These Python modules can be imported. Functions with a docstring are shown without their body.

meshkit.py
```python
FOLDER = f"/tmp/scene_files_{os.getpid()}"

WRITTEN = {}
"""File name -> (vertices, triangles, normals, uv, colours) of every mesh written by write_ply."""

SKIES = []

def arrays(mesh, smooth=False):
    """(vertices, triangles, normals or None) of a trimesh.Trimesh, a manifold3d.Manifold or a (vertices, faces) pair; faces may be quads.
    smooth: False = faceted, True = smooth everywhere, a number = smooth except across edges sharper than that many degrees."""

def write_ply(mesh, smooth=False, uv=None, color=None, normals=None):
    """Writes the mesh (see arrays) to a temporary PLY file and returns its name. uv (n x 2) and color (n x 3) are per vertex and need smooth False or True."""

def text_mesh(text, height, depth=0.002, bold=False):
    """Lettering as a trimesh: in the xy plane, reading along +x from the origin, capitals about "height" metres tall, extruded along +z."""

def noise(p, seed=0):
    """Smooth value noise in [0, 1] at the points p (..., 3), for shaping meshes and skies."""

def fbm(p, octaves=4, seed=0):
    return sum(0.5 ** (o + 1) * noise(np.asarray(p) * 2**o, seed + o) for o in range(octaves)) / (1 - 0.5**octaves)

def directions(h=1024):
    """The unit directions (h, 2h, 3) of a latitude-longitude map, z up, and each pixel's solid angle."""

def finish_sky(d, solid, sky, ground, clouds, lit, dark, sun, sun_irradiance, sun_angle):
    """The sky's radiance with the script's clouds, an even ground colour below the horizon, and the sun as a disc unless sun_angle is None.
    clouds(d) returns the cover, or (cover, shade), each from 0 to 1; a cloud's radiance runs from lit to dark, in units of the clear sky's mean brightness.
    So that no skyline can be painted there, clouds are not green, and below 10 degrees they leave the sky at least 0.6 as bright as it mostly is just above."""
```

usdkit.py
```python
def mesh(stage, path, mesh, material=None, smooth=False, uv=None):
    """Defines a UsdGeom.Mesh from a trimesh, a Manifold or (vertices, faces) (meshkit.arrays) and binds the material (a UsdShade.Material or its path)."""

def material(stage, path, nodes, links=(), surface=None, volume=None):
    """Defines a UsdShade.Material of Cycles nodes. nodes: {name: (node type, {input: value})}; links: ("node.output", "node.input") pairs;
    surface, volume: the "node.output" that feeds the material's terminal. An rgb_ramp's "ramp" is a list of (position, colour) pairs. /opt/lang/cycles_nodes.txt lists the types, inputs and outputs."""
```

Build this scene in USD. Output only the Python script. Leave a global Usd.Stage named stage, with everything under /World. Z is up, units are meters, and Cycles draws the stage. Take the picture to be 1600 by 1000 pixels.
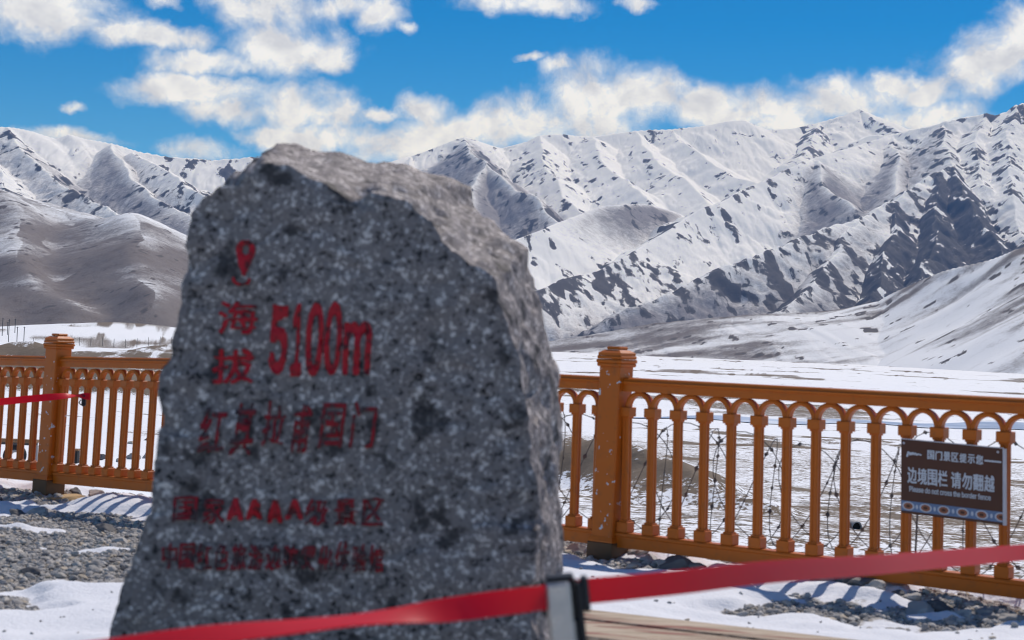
import math, random
import numpy as np, trimesh, shapely, manifold3d
from shapely.geometry import Polygon, LineString, Point
from shapely import affinity
import usdkit, meshkit
from pxr import Usd, UsdGeom, UsdLux, UsdShade, Gf, Sdf, Vt

EXPOSURE, SUN_I, SKY_S, SKY_HUE, SKY_SAT, SKY_VAL, AERO = -0.12, 1.0, 0.10, 0.500, 1.48, 1.12, 0.3
CLOUD_LIT, CLOUD_DARK = (9.9, 10.3, 11.1), (7.0, 7.4, 8.5)
RES, HAZE = 1.0, 5.6e-5

stage = Usd.Stage.CreateInMemory()
UsdGeom.SetStageUpAxis(stage, 'Z'); UsdGeom.SetStageMetersPerUnit(stage, 1.0)
UsdGeom.Xform.Define(stage, '/World'); UsdGeom.Scope.Define(stage, '/World/Looks')
random.seed(5); rng = np.random.default_rng(5)

# ------------------------------------------------------------------ camera
F, ROLL, PITCH = 2600.0, math.radians(2.2), math.atan(35 / 2600)
EYE = np.array([0, 0, 1.35])
fwd = np.array([0, math.cos(PITCH), math.sin(PITCH)]); up0 = np.array([0, -math.sin(PITCH), math.cos(PITCH)]); r0 = np.array([1.0, 0, 0])
right = math.cos(ROLL) * r0 + math.sin(ROLL) * up0
upv = -math.sin(ROLL) * r0 + math.cos(ROLL) * up0
cam = UsdGeom.Camera.Define(stage, '/World/camera')
m = np.eye(4); m[0, :3], m[1, :3], m[2, :3], m[3, :3] = right, upv, -fwd, EYE
cam.AddTransformOp().Set(Gf.Matrix4d(*m.ravel().tolist()))
cam.CreateHorizontalApertureAttr(36.0); cam.CreateFocalLengthAttr(36 * F / 1600)
cam.CreateFStopAttr(5.6); cam.CreateFocusDistanceAttr(120.0)
cam.CreateClippingRangeAttr(Gf.Vec2f(0.05, 60000))
cam.CreateExposureAttr(EXPOSURE)

def ray(px, py):
    d = right * ((px - 800) / F) + upv * ((500 - py) / F) + fwd
    return d / d[1]
def at(px, py, Y):
    return EYE + ray(px, py) * Y
def azel(px, py):
    d = ray(px, py); d = d / np.linalg.norm(d)
    return math.atan2(d[0], d[1]), math.asin(d[2])

# ------------------------------------------------------------------ sun and sky
SUN_EL, SUN_AZ = math.radians(52), math.radians(27)
sd = np.array([math.sin(SUN_AZ) * math.cos(SUN_EL), math.cos(SUN_AZ) * math.cos(SUN_EL), math.sin(SUN_EL)])
sun = UsdLux.DistantLight.Define(stage, '/World/sun')
sun.CreateIntensityAttr(SUN_I); sun.CreateAngleAttr(0.53); sun.CreateNormalizeAttr(True); sun.CreateColorAttr(Gf.Vec3f(1, 0.935, 0.885))
zx = sd; xx = np.cross([0, 0, 1.0], zx); xx /= np.linalg.norm(xx); yx = np.cross(zx, xx)
m = np.eye(4); m[0, :3], m[1, :3], m[2, :3] = xx, yx, zx
sun.AddTransformOp().Set(Gf.Matrix4d(*m.ravel().tolist()))

CLOUDS = [  # centre and half extent, in pixels of a 1600 wide view; turned into azimuth and elevation
 (40,8,120,36),(120,25,60,22),(190,48,50,20),(262,58,58,17),(430,15,80,36),(520,14,60,18),(592,26,36,22),(640,46,14,10),(440,75,80,34),(505,93,34,20),(320,100,70,16),
 (300,142,95,20),(350,172,55,20),(465,165,70,28),(515,175,50,22),(665,172,38,20),(590,178,26,9),(450,212,60,12),(540,215,110,22),(640,228,110,30),(730,205,80,28),(830,190,75,34),(925,150,60,46),(985,150,70,38),(890,196,110,28),
 (1110,168,58,26),(1210,172,85,30),(1300,160,80,28),(1440,138,62,18),(1390,132,40,15),(1520,110,55,32),(1565,85,55,40),(1610,55,50,40),(1480,172,48,20),(1420,188,90,20),
 (820,6,80,16),(305,232,46,16),(122,171,22,7),(880,108,30,12),(828,90,26,6),(990,4,28,9),(255,0,26,12),(690,238,90,20),(1235,196,90,18),(100,212,60,10)]
N, L = {}, []
def nd(name, kind, **kw):
    N[name] = (kind, kw); return name
nd('tc', 'texture_coordinate'); nd('sx', 'separate_xyz'); L.append(('tc.generated', 'sx.vector'))
nd('az', 'math', math_type='arctan2'); nd('el', 'math', math_type='arcsine'); L += [('sx.x', 'az.value1'), ('sx.y', 'az.value2'), ('sx.z', 'el.value1')]
nd('ae', 'combine_xyz'); L += [('az.value', 'ae.x'), ('el.value', 'ae.y')]
nd('wn', 'noise_texture', scale=34.0, detail=4.0, roughness=0.6); L.append(('ae.vector', 'wn.vector'))
nd('wc', 'vector_math', math_type='subtract', vector2=(.5, .5, .5)); L.append(('wn.color', 'wc.vector1'))
nd('ws', 'vector_math', math_type='multiply', vector2=(.026, .020, 0)); L.append(('wc.vector', 'ws.vector1'))
nd('wv', 'vector_math', math_type='add'); L += [('ae.vector', 'wv.vector1'), ('ws.vector', 'wv.vector2')]
last = None
for i, (cx, cy, rx, ry) in enumerate(CLOUDS):
    a, e = azel(cx, cy); s = (F / rx / 1.38, F / ry / 1.38, 0)
    nd(f'b{i}', 'vector_math', math_type='multiply_add', vector2=s, vector3=(-a * s[0], -e * s[1], 0)); L.append(('wv.vector', f'b{i}.vector1'))
    nd(f'd{i}', 'vector_math', math_type='dot_product'); L += [(f'b{i}.vector', f'd{i}.vector1'), (f'b{i}.vector', f'd{i}.vector2')]
    if last is None: last = f'd{i}'
    else:
        nd(f'm{i}', 'math', math_type='smoothmin', value3=0.25); L += [(f'{last}.value', f'm{i}.value1'), (f'd{i}.value', f'm{i}.value2')]; last = f'm{i}'
nd('fld', 'math', math_type='subtract', value1=1.0); L.append((f'{last}.value', 'fld.value2'))
nd('fl2', 'math', math_type='maximum', value2=-1.2); L.append(('fld.value', 'fl2.value1'))
# scattered cumulus over the rest of the dome
nd('gn', 'noise_texture', scale=3.2, detail=4.0, roughness=0.55); L.append(('tc.generated', 'gn.vector'))
nd('gs', 'math', math_type='multiply_add', value2=7.0, value3=-4.1); L.append(('gn.fac', 'gs.value1'))
nd('aa', 'math', math_type='absolute'); L.append(('az.value', 'aa.value1'))
nd('m_az', 'map_range', range_type='smoothstep', from_min=.33, from_max=.42, to_min=0., to_max=1., clamp=True); L.append(('aa.value', 'm_az.value'))
nd('m_el', 'map_range', range_type='smoothstep', from_min=.215, from_max=.28, to_min=0., to_max=1., clamp=True); L.append(('el.value', 'm_el.value'))
nd('mo', 'math', math_type='maximum'); L += [('m_az.result', 'mo.value1'), ('m_el.result', 'mo.value2')]
nd('fm', 'mix_float'); L += [('mo.value', 'fm.fac'), ('fl2.value', 'fm.a'), ('gs.value', 'fm.b')]
N['fm'] = ('mix_float', {'use_clamp': True})
nd('n1', 'noise_texture', scale=30.0, detail=10.0, roughness=0.63, distortion=0.25); L.append(('ae.vector', 'n1.vector'))
nd('n1s', 'math', math_type='multiply_add', value2=3.4, value3=-1.75); L.append(('n1.fac', 'n1s.value1'))
nd('den', 'math', math_type='add'); L += [('fm.result', 'den.value1'), ('n1s.value', 'den.value2')]
nd('cov0', 'map_range', range_type='linear', from_min=-0.55, from_max=0.85, to_min=0., to_max=1., clamp=True); L.append(('den.value', 'cov0.value'))
nd('cov', 'math', math_type='power', value2=1.9); L.append(('cov0.result', 'cov.value1'))
# shade: compare the density with the density a little higher up
nd('off', 'vector_math', math_type='add', vector2=(.004, .010, 0)); L.append(('ae.vector', 'off.vector1'))
nd('n2', 'noise_texture', scale=24.0, detail=6.0, roughness=0.55, distortion=0.3); L.append(('off.vector', 'n2.vector'))
nd('n3', 'noise_texture', scale=24.0, detail=6.0, roughness=0.55, distortion=0.3); L.append(('ae.vector', 'n3.vector'))
nd('df', 'math', math_type='subtract'); L += [('n2.fac', 'df.value1'), ('n3.fac', 'df.value2')]
nd('sh0', 'math', math_type='multiply_add', value2=5.0, value3=0.16); L.append(('df.value', 'sh0.value1'))
nd('sh1', 'math', math_type='multiply_add', value2=0.26); L += [('den.value', 'sh1.value1'), ('sh0.value', 'sh1.value3')]
nd('shc', 'clamp', min=0., max=1.); L.append(('sh1.value', 'shc.value'))
nd('ccol', 'mix_color', a=CLOUD_LIT, b=CLOUD_DARK); L.append(('shc.result', 'ccol.fac'))
nd('sky', 'sky_texture', sky_type='single_scattering', sun_disc=False, sun_elevation=SUN_EL, sun_rotation=SUN_AZ, altitude=4800.0, air_density=1.0, aerosol_density=AERO, ozone_density=2.0)
nd('hs', 'hsv', hue=SKY_HUE, saturation=SKY_SAT, value=SKY_VAL); L.append(('sky.color', 'hs.color'))
nd('mx', 'mix_color'); L += [('cov.value', 'mx.fac'), ('hs.color', 'mx.a'), ('ccol.result', 'mx.b')]
nd('bg', 'background_shader', strength=SKY_S); L.append(('mx.result', 'bg.color'))
skym = usdkit.material(stage, '/World/Looks/sky', N, L, surface='bg.background')
dome = UsdLux.DomeLight.Define(stage, '/World/sky')
UsdShade.MaterialBindingAPI.Apply(dome.GetPrim()).Bind(skym)
dome.GetPrim().SetCustomDataByKey('kind', 'structure'); dome.GetPrim().SetCustomDataByKey('label', 'deep blue sky with white cumulus over the peaks'); dome.GetPrim().SetCustomDataByKey('category', 'sky')
# ------------------------------------------------------------------ helpers
used = {}
def numbered(parent, name):
    k = used.get((parent, name), 0); used[(parent, name)] = k + 1
    return name if k == 0 else f'{name}_{k:03d}'
LOC = {}
def tag(prim, label=None, cat=None, group=None, kind=None):
    p = prim.GetPrim() if hasattr(prim, 'GetPrim') else prim
    for k, v in (('label', label), ('category', cat), ('group', group), ('kind', kind)):
        if v: p.SetCustomDataByKey(k, v)
    return p
def thing(name, label, cat, loc=(0, 0, 0), group=None):
    path = '/World/' + numbered('/World', name)
    x = UsdGeom.Xform.Define(stage, path); x.AddTranslateOp().Set(Gf.Vec3d(*map(float, loc))); LOC[path] = np.asarray(loc, float)
    tag(x, label, cat, group); return path
def obj(name, mesh, mat, parent='/World', smooth=False, attrs=None, label=None, kind=None):
    path = parent + '/' + numbered(parent, name)
    loc = LOC.get(parent)
    if isinstance(mesh, tuple): v, f = np.asarray(mesh[0], float), np.asarray(mesh[1])
    elif hasattr(mesh, 'to_mesh'):
        q = mesh.to_mesh(); v, f = np.asarray(q.vert_properties[:, :3], float), np.asarray(q.tri_verts)
    else: v, f = np.asarray(mesh.vertices, float), np.asarray(mesh.faces)
    if loc is not None: v = v - loc
    LOC[path] = loc if loc is not None else np.zeros(3)
    g = usdkit.mesh(stage, path, (v, f) if smooth is not False and smooth is True else trimesh.Trimesh(v, f, process=False), '/World/Looks/' + mat, smooth=smooth)
    for k, a in (attrs or {}).items():
        UsdGeom.PrimvarsAPI(g).CreatePrimvar(k, Sdf.ValueTypeNames.FloatArray, 'vertex').Set(Vt.FloatArray.FromNumpy(np.asarray(a, np.float32)))
    if label or kind: tag(g, label, None, None, kind)
    return path
def mat(name, nodes, links, surface='p.BSDF'):
    usdkit.material(stage, '/World/Looks/' + name, nodes, links, surface=surface); return name
def cat(ms): return trimesh.util.concatenate(ms)
def box(cx, cy, cz, sx, sy, sz, ch=0.0):
    """chamfered box about a centre"""
    if ch <= 0:
        b = trimesh.creation.box((sx, sy, sz)); b.apply_translation((cx, cy, cz)); return b
    p = np.array([[x * sx / 2, y * sy / 2, z * sz / 2] for x in (-1, 1) for y in (-1, 1) for z in (-1, 1)])
    pts = []
    for q in p:
        s = np.sign(q)
        for k in range(3):
            w = q - s * ch; w[k] = q[k]; pts.append(w)
    h = trimesh.convex.convex_hull(np.array(pts)); h.apply_translation((cx, cy, cz)); return h
def loft(profile, path_pts, frames):
    """sweeps a closed 2D profile along points with (side, up) frames; capped"""
    n, k = len(profile), len(path_pts); v = []
    for p, (a, b) in zip(path_pts, frames): v.append(p + profile[:, :1] * a + profile[:, 1:] * b)
    v = np.concatenate(v); f = []
    for i in range(k - 1):
        for j in range(n):
            a, b, c, d = i*n+j, i*n+(j+1) % n, (i+1)*n+(j+1) % n, (i+1)*n+j
            f += [(a, b, c), (a, c, d)]
    for j in range(1, n - 1): f += [(0, j + 1, j), ((k-1)*n, (k-1)*n + j, (k-1)*n + j + 1)]
    t = trimesh.Trimesh(v, f, process=False); trimesh.repair.fix_normals(t); return t
def tube(pts, r, n=6, taper=None):
    pts = np.asarray(pts, float); prof = np.array([[math.cos(a), math.sin(a)] for a in np.linspace(0, 2*np.pi, n, endpoint=False)]) * r
    fr = []
    for i in range(len(pts)):
        d = pts[min(i + 1, len(pts) - 1)] - pts[max(i - 1, 0)]; d /= np.linalg.norm(d) + 1e-12
        a = np.cross(d, [0.13, 0.27, 0.95]); a /= np.linalg.norm(a); fr.append((a, np.cross(a, d)))
    return loft(prof, pts, fr)
def fbm(p, o=4, seed=0): return meshkit.fbm(p, o, seed)
def sstep(x, a, b):
    t = np.clip((x - a) / (b - a), 0, 1); return t * t * (3 - 2 * t)
def grid_faces(nr, nc):
    i = np.arange(nr * nc).reshape(nr, nc); a, b, c, d = i[:-1, :-1], i[:-1, 1:], i[1:, 1:], i[1:, :-1]
    return np.concatenate([np.stack([a, b, c], -1).reshape(-1, 3), np.stack([a, c, d], -1).reshape(-1, 3)])

# ------------------------------------------------------------------ materials
def P(**k): return ('principled_bsdf', dict({'roughness': 0.7, 'specular_ior_level': 0.3}, **k))
def terrain_mat(name, rock_a, rock_b, soil_a, soil_b, snow=(.84, .86, .90), s1=.03, s2=.25, soft=.10, width=.8, bump=0.6, bdist=3.0, dust=(.205, .192, .208)):  # default dust is scree grey with the blue of its shade painted in
    """snow over ground by the vertex coverage 'snow', broken up by noise; bare ground is soil or, by 'rock', rock"""
    n = {'g': ('geometry', {}), 'a': ('attribute', {'attribute': 'snow'}), 'r': ('attribute', {'attribute': 'rock'}),
         'n1': ('noise_texture', {'scale': s1, 'detail': 8.0, 'roughness': .65}), 'n2': ('noise_texture', {'scale': s2, 'detail': 4.0, 'roughness': .6}),
         'nm': ('mix_float', {'fac': .45}), 'ma': ('math', {'math_type': 'multiply_add', 'value2': width, 'value3': -width / 2}), 'ad': ('math', {'math_type': 'add'}),
         'mr': ('map_range', {'range_type': 'smoothstep', 'from_min': .5 - soft, 'from_max': .5 + soft, 'to_min': 0., 'to_max': 1., 'clamp': True}),
         'rk': ('mix_color', {'a': rock_a, 'b': rock_b}), 'so': ('mix_color', {'a': soil_a, 'b': soil_b}), 'gr': ('mix_color', {}),
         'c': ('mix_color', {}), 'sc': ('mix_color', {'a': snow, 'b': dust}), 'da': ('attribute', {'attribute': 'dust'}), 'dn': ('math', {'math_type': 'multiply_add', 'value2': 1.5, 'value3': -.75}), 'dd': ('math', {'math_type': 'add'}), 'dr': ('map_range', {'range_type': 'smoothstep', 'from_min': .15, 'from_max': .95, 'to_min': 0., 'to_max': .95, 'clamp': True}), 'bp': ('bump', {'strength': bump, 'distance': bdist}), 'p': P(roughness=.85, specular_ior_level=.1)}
    l = [('g.position', 'n1.vector'), ('g.position', 'n2.vector'), ('n1.fac', 'nm.a'), ('n2.fac', 'nm.b'), ('nm.result', 'ma.value1'), ('a.fac', 'ad.value1'), ('ma.value', 'ad.value2'), ('ad.value', 'mr.value'),
         ('n2.fac', 'rk.fac'), ('n1.fac', 'so.fac'), ('r.fac', 'gr.fac'), ('so.result', 'gr.a'), ('rk.result', 'gr.b'), ('gr.result', 'c.a'), ('sc.result', 'c.b'), ('nm.result', 'dn.value1'), ('da.fac', 'dd.value1'), ('dn.value', 'dd.value2'), ('dd.value', 'dr.value'), ('dr.result', 'sc.fac'), ('mr.result', 'c.fac'),
         ('n2.fac', 'bp.height'), ('bp.normal', 'p.normal'), ('c.result', 'p.base_color')]
    return mat(name, n, l)
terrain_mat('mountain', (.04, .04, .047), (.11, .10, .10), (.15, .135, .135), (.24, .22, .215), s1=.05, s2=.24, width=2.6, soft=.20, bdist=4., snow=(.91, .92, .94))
terrain_mat('hill', (.06, .055, .055), (.14, .125, .12), (.12, .10, .09), (.21, .175, .16), dust=(.155, .130, .120), s1=.05, s2=.4, width=1.6, bdist=1.5)
terrain_mat('plain', (.08, .07, .06), (.2, .17, .14), (.11, .088, .068), (.25, .20, .155), s1=1.5, s2=6., width=1.9, soft=.10, bdist=.05)
terrain_mat('near', (.10, .095, .09), (.30, .285, .27), (.22, .205, .19), (.44, .41, .38), snow=(.74, .76, .81), s1=9., s2=45., width=.7, soft=.08, bdist=.012)
mat('ice', {'g': ('geometry', {}), 'n': ('noise_texture', {'scale': .08, 'detail': 4.}), 'c': ('rgb_ramp', {'ramp': [(.35, (.22, .30, .45)), (.55, (.42, .50, .64)), (.7, (.8, .83, .88))]}), 'p': P(roughness=.35)},
    [('g.position', 'n.vector'), ('n.fac', 'c.fac'), ('c.color', 'p.base_color')])
def paint(name, a, b, chips, chip_col=(.55, .56, .6), dirt=(.13, .07, .035), rough=.42):
    mat(name, {'g': ('geometry', {}), 'n': ('noise_texture', {'scale': 5., 'detail': 5.}), 'c': ('mix_color', {'a': a, 'b': b}),
        'v': ('noise_texture', {'scale': 26., 'detail': 3., 'roughness': .5}), 'vr': ('map_range', {'from_min': chips, 'from_max': chips + .015, 'clamp': True}), 'd': ('mix_color', {'b': chip_col}),
        'n4': ('noise_texture', {'scale': 14., 'detail': 7., 'roughness': .7}), 'dr': ('map_range', {'from_min': .55, 'from_max': .8, 'to_min': 0., 'to_max': .55, 'clamp': True}), 'dm': ('mix_color', {'b': dirt}),
        'rr': ('map_range', {'from_min': .3, 'from_max': .7, 'to_min': rough - .08, 'to_max': rough + .16}), 'bp': ('bump', {'strength': .12, 'distance': .004}),
        'p': P(roughness=rough, specular_ior_level=.30)},
        [('g.position', 'n.vector'), ('n.fac', 'c.fac'), ('g.position', 'v.vector'), ('v.fac', 'vr.value'), ('g.position', 'n4.vector'), ('n4.fac', 'dr.value'), ('c.result', 'dm.a'), ('dr.result', 'dm.fac'),
         ('dm.result', 'd.a'), ('vr.result', 'd.fac'), ('d.result', 'p.base_color'), ('n.fac', 'rr.value'), ('rr.result', 'p.roughness'), ('n4.fac', 'bp.height'), ('bp.normal', 'p.normal')])
paint('fence_paint', (.47, .108, .006), (.54, .130, .009), .80)
paint('post_paint', (.45, .104, .006), (.52, .125, .009), .66)
paint('footing_metal', (.06, .030, .016), (.17, .085, .038), .72, chip_col=(.3, .26, .2), dirt=(.03, .025, .02), rough=.6)
paint('footing_slab', (.42, .28, .13), (.5, .36, .2), .9, dirt=(.12, .1, .08), rough=.8)
def granite(name, dark, mid, light, extra):
    mat(name, {'g': ('geometry', {}), 'v1': ('noise_texture', {'scale': 78., 'detail': 3., 'roughness': .6}), 'v2': ('noise_texture', {'scale': 33., 'detail': 3., 'roughness': .55}), 'v3': ('noise_texture', {'scale': 5., 'detail': 4.}),
        'm1': ('mix_float', {'fac': .45}), 'r': ('rgb_ramp', {'ramp': [(.37, dark), (.46, mid), (.53, mid), (.62, light)]}),
        'r3': ('map_range', {'from_min': .3, 'from_max': .75, 'to_min': 0., 'to_max': .6, 'clamp': True}), 'x': ('mix_color', {'blend_type': 'multiply', 'b': extra}),
        'vo': ('noise_texture', {'scale': 11., 'detail': 3., 'roughness': .5}), 'vr': ('map_range', {'from_min': .58, 'from_max': .66, 'to_min': 0., 'to_max': .8, 'clamp': True}), 'y': ('mix_color', {'b': dark}),
        'bp': ('bump', {'strength': .7, 'distance': .008}), 'p': P(roughness=.75, specular_ior_level=.3)},
        [('g.position', 'v1.vector'), ('g.position', 'v2.vector'), ('g.position', 'v3.vector'), ('g.position', 'vo.vector'), ('v1.fac', 'm1.a'), ('v2.fac', 'm1.b'), ('m1.result', 'r.fac'), ('v3.fac', 'r3.value'), ('r3.result', 'x.fac'), ('r.color', 'x.a'),
         ('vo.fac', 'vr.value'), ('vr.result', 'y.fac'), ('x.result', 'y.a'), ('y.result', 'p.base_color'), ('m1.result', 'bp.height'), ('bp.normal', 'p.normal')])
granite('granite', (.020, .018, .021), (.225, .200, .200), (.70, .64, .62), (.80, .77, .76))
for i, (a, b) in enumerate([((.20, .195, .195), (.40, .39, .38)), ((.34, .315, .285), (.58, .55, .51)), ((.26, .245, .235), (.48, .46, .44)), ((.07, .07, .08), (.17, .165, .165)), ((.36, .30, .23), (.56, .49, .40))]):
    mat(f'pebble_{i}', {'o': ('object_info', {}), 'g': ('geometry', {}), 'n': ('noise_texture', {'scale': 40., 'detail': 3.}), 'm': ('mix_float', {'fac': .4}), 'c': ('mix_color', {'a': a, 'b': b}), 'p': P(roughness=.8)},
        [('g.position', 'n.vector'), ('o.random', 'm.a'), ('n.fac', 'm.b'), ('m.result', 'c.fac'), ('c.result', 'p.base_color')])
mat('red_paint', {'g': ('geometry', {}), 'n': ('noise_texture', {'scale': 45., 'detail': 4.}), 'c': ('rgb_ramp', {'ramp': [(.36, (.10, .012, .016)), (.46, (.42, .006, .016)), (.7, (.52, .01, .024))]}), 'p': P(roughness=.5)},
    [('g.position', 'n.vector'), ('n.fac', 'c.fac'), ('c.color', 'p.base_color')])
mat('red_worn', {'g': ('geometry', {}), 'n': ('noise_texture', {'scale': 38., 'detail': 4.}), 'c': ('rgb_ramp', {'ramp': [(.40, (.07, .04, .045)), (.54, (.26, .008, .016)), (.7, (.38, .01, .022))]}), 'p': P(roughness=.6)},
    [('g.position', 'n.vector'), ('n.fac', 'c.fac'), ('c.color', 'p.base_color')])
mat('belt', {'g': ('geometry', {}), 'w': ('noise_texture', {'scale': 60., 'detail': 2.}), 'c': ('mix_color', {'a': (.82, .010, .045), 'b': (.90, .014, .06)}), 'p': P(roughness=.38, specular_ior_level=.6, sheen_weight=.2), 't': ('translucent_bsdf', {'color': (1., .004, .022)}), 'm': ('mix_closure', {'fac': .55})},
    [('g.position', 'w.vector'), ('w.fac', 'c.fac'), ('c.result', 'p.base_color'), ('p.BSDF', 'm.closure1'), ('t.BSDF', 'm.closure2')], surface='m.closure')
mat('steel', {'g': ('geometry', {}), 'n': ('noise_texture', {'scale': 30., 'detail': 4.}), 'r': ('map_range', {'from_min': .3, 'from_max': .7, 'to_min': .28, 'to_max': .5}), 'p': P(base_color=(.52, .50, .49), metallic=.85)},
    [('g.position', 'n.vector'), ('n.fac', 'r.value'), ('r.result', 'p.roughness')])
mat('black_plastic', {'g': ('geometry', {}), 'n': ('noise_texture', {'scale': 60., 'detail': 3.}), 'c': ('mix_color', {'a': (.012, .012, .015), 'b': (.03, .03, .035)}), 'p': P(roughness=.4)}, [('g.position', 'n.vector'), ('n.fac', 'c.fac'), ('c.result', 'p.base_color')])
mat('wire', {'g': ('geometry', {}), 'n': ('noise_texture', {'scale': 30., 'detail': 3.}), 'c': ('mix_color', {'a': (.06, .055, .055), 'b': (.16, .14, .13)}), 'p': P(roughness=.55, metallic=.4)}, [('g.position', 'n.vector'), ('n.fac', 'c.fac'), ('c.result', 'p.base_color')])
mat('pole_wood', {'g': ('geometry', {}), 'n': ('noise_texture', {'scale': 3., 'detail': 3.}), 'c': ('mix_color', {'a': (.05, .05, .06), 'b': (.10, .095, .10)}), 'p': P(roughness=.8)}, [('g.position', 'n.vector'), ('n.fac', 'c.fac'), ('c.result', 'p.base_color')])
def wood(name, a, b, dark, paintcol, thr):
    mat(name, {'g': ('texture_coordinate', {}), 'mp': ('mapping', {'scale': (1.2, 22., 22.)}), 'n': ('noise_texture', {'scale': 2.2, 'detail': 6., 'roughness': .62, 'distortion': .4}), 'c': ('rgb_ramp', {'ramp': [(.28, dark), (.45, a), (.62, b)]}),
        'mp2': ('mapping', {'scale': (1.5, 9., 9.)}), 'n2': ('noise_texture', {'scale': 2., 'detail': 5.}), 'r2': ('map_range', {'from_min': thr, 'from_max': thr + .1, 'to_min': 0., 'to_max': .75, 'clamp': True}), 'x': ('mix_color', {'b': paintcol}), 'bp': ('bump', {'strength': .5, 'distance': .006}), 'p': P(roughness=.75)},
        [('g.object', 'mp.vector'), ('mp.vector', 'n.vector'), ('g.object', 'mp2.vector'), ('mp2.vector', 'n2.vector'), ('n.fac', 'c.fac'), ('n2.fac', 'r2.value'), ('c.color', 'x.a'), ('r2.result', 'x.fac'), ('x.result', 'p.base_color'), ('n.fac', 'bp.height'), ('bp.normal', 'p.normal')])
wood('plank_pale', (.36, .28, .20), (.52, .43, .33), (.07, .05, .035), (.30, .10, .05), .62)
wood('plank_red', (.34, .25, .18), (.48, .38, .29), (.06, .04, .03), (.22, .05, .035), .46)
wood('plank_brown', (.20, .11, .06), (.30, .17, .09), (.05, .03, .02), (.2, .08, .05), .7)
def flat(name, c, rough=.5, c2=None):
    c2 = c2 or tuple(x * .8 for x in c)
    mat(name, {'g': ('geometry', {}), 'n': ('noise_texture', {'scale': 12., 'detail': 4.}), 'c': ('mix_color', {'a': c, 'b': c2}), 'p': P(roughness=rough)}, [('g.position', 'n.vector'), ('n.fac', 'c.fac'), ('c.result', 'p.base_color')])
flat('sign_brown', (.10, .036, .020), .45); flat('sign_white', (.62, .62, .66), .5); flat('sign_edge', (.6, .55, .58), .4); flat('sign_blue', (.16, .22, .36), .5); flat('sign_rust', (.36, .13, .07), .5); flat('sign_pale', (.6, .6, .66), .5)
flat('pipe_grey', (.34, .33, .33), .6); flat('bore_shade_black', (.01, .01, .012), .8); flat('rubber', (.02, .02, .022), .7)
# ------------------------------------------------------------------ fence line (the near ground follows it)
Q1, Q3 = at(98, 557, 12.9), at(985, 590, 9.63)
u2 = (Q3 - Q1)[:2]; u2 = u2 / np.linalg.norm(u2); U = np.array([u2[0], u2[1], 0.0]); NV = np.array([-u2[1], u2[0], 0.0])   # NV points away from the camera
def sd_of(x, y): return (x - Q1[0]) * u2[0] + (y - Q1[1]) * u2[1], (x - Q1[0]) * NV[0] + (y - Q1[1]) * NV[1]
BASE1, BASE3 = at(82, 779, 12.9)[2], at(945, 877, 9.7)[2]
S3 = sd_of(*at(960, 700, 9.7)[:2])[0]
PD = np.array([-1e6, 0, .8, 3, 8, 20, 40, 80, 200, 600, 2000, 12000, 1e6]); PZ = np.array([0, 0, -.02, -.4, -1.1, -2.2, -3.2, -4.8, -7.0, -8.6, -10, -12, -12.])
def ground(x, y):
    """large shape of the ground, without small relief"""
    s, d = sd_of(np.asarray(x, float), np.asarray(y, float))
    b = np.interp(s, [-3, 0, S3, S3 + 4], [BASE1, BASE1, BASE3, BASE3 + .05])
    k = np.log1p(np.maximum(d, 0)); return b + np.interp(k, np.log1p(np.maximum(PD[1:], 0)), PZ[1:])
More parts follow.
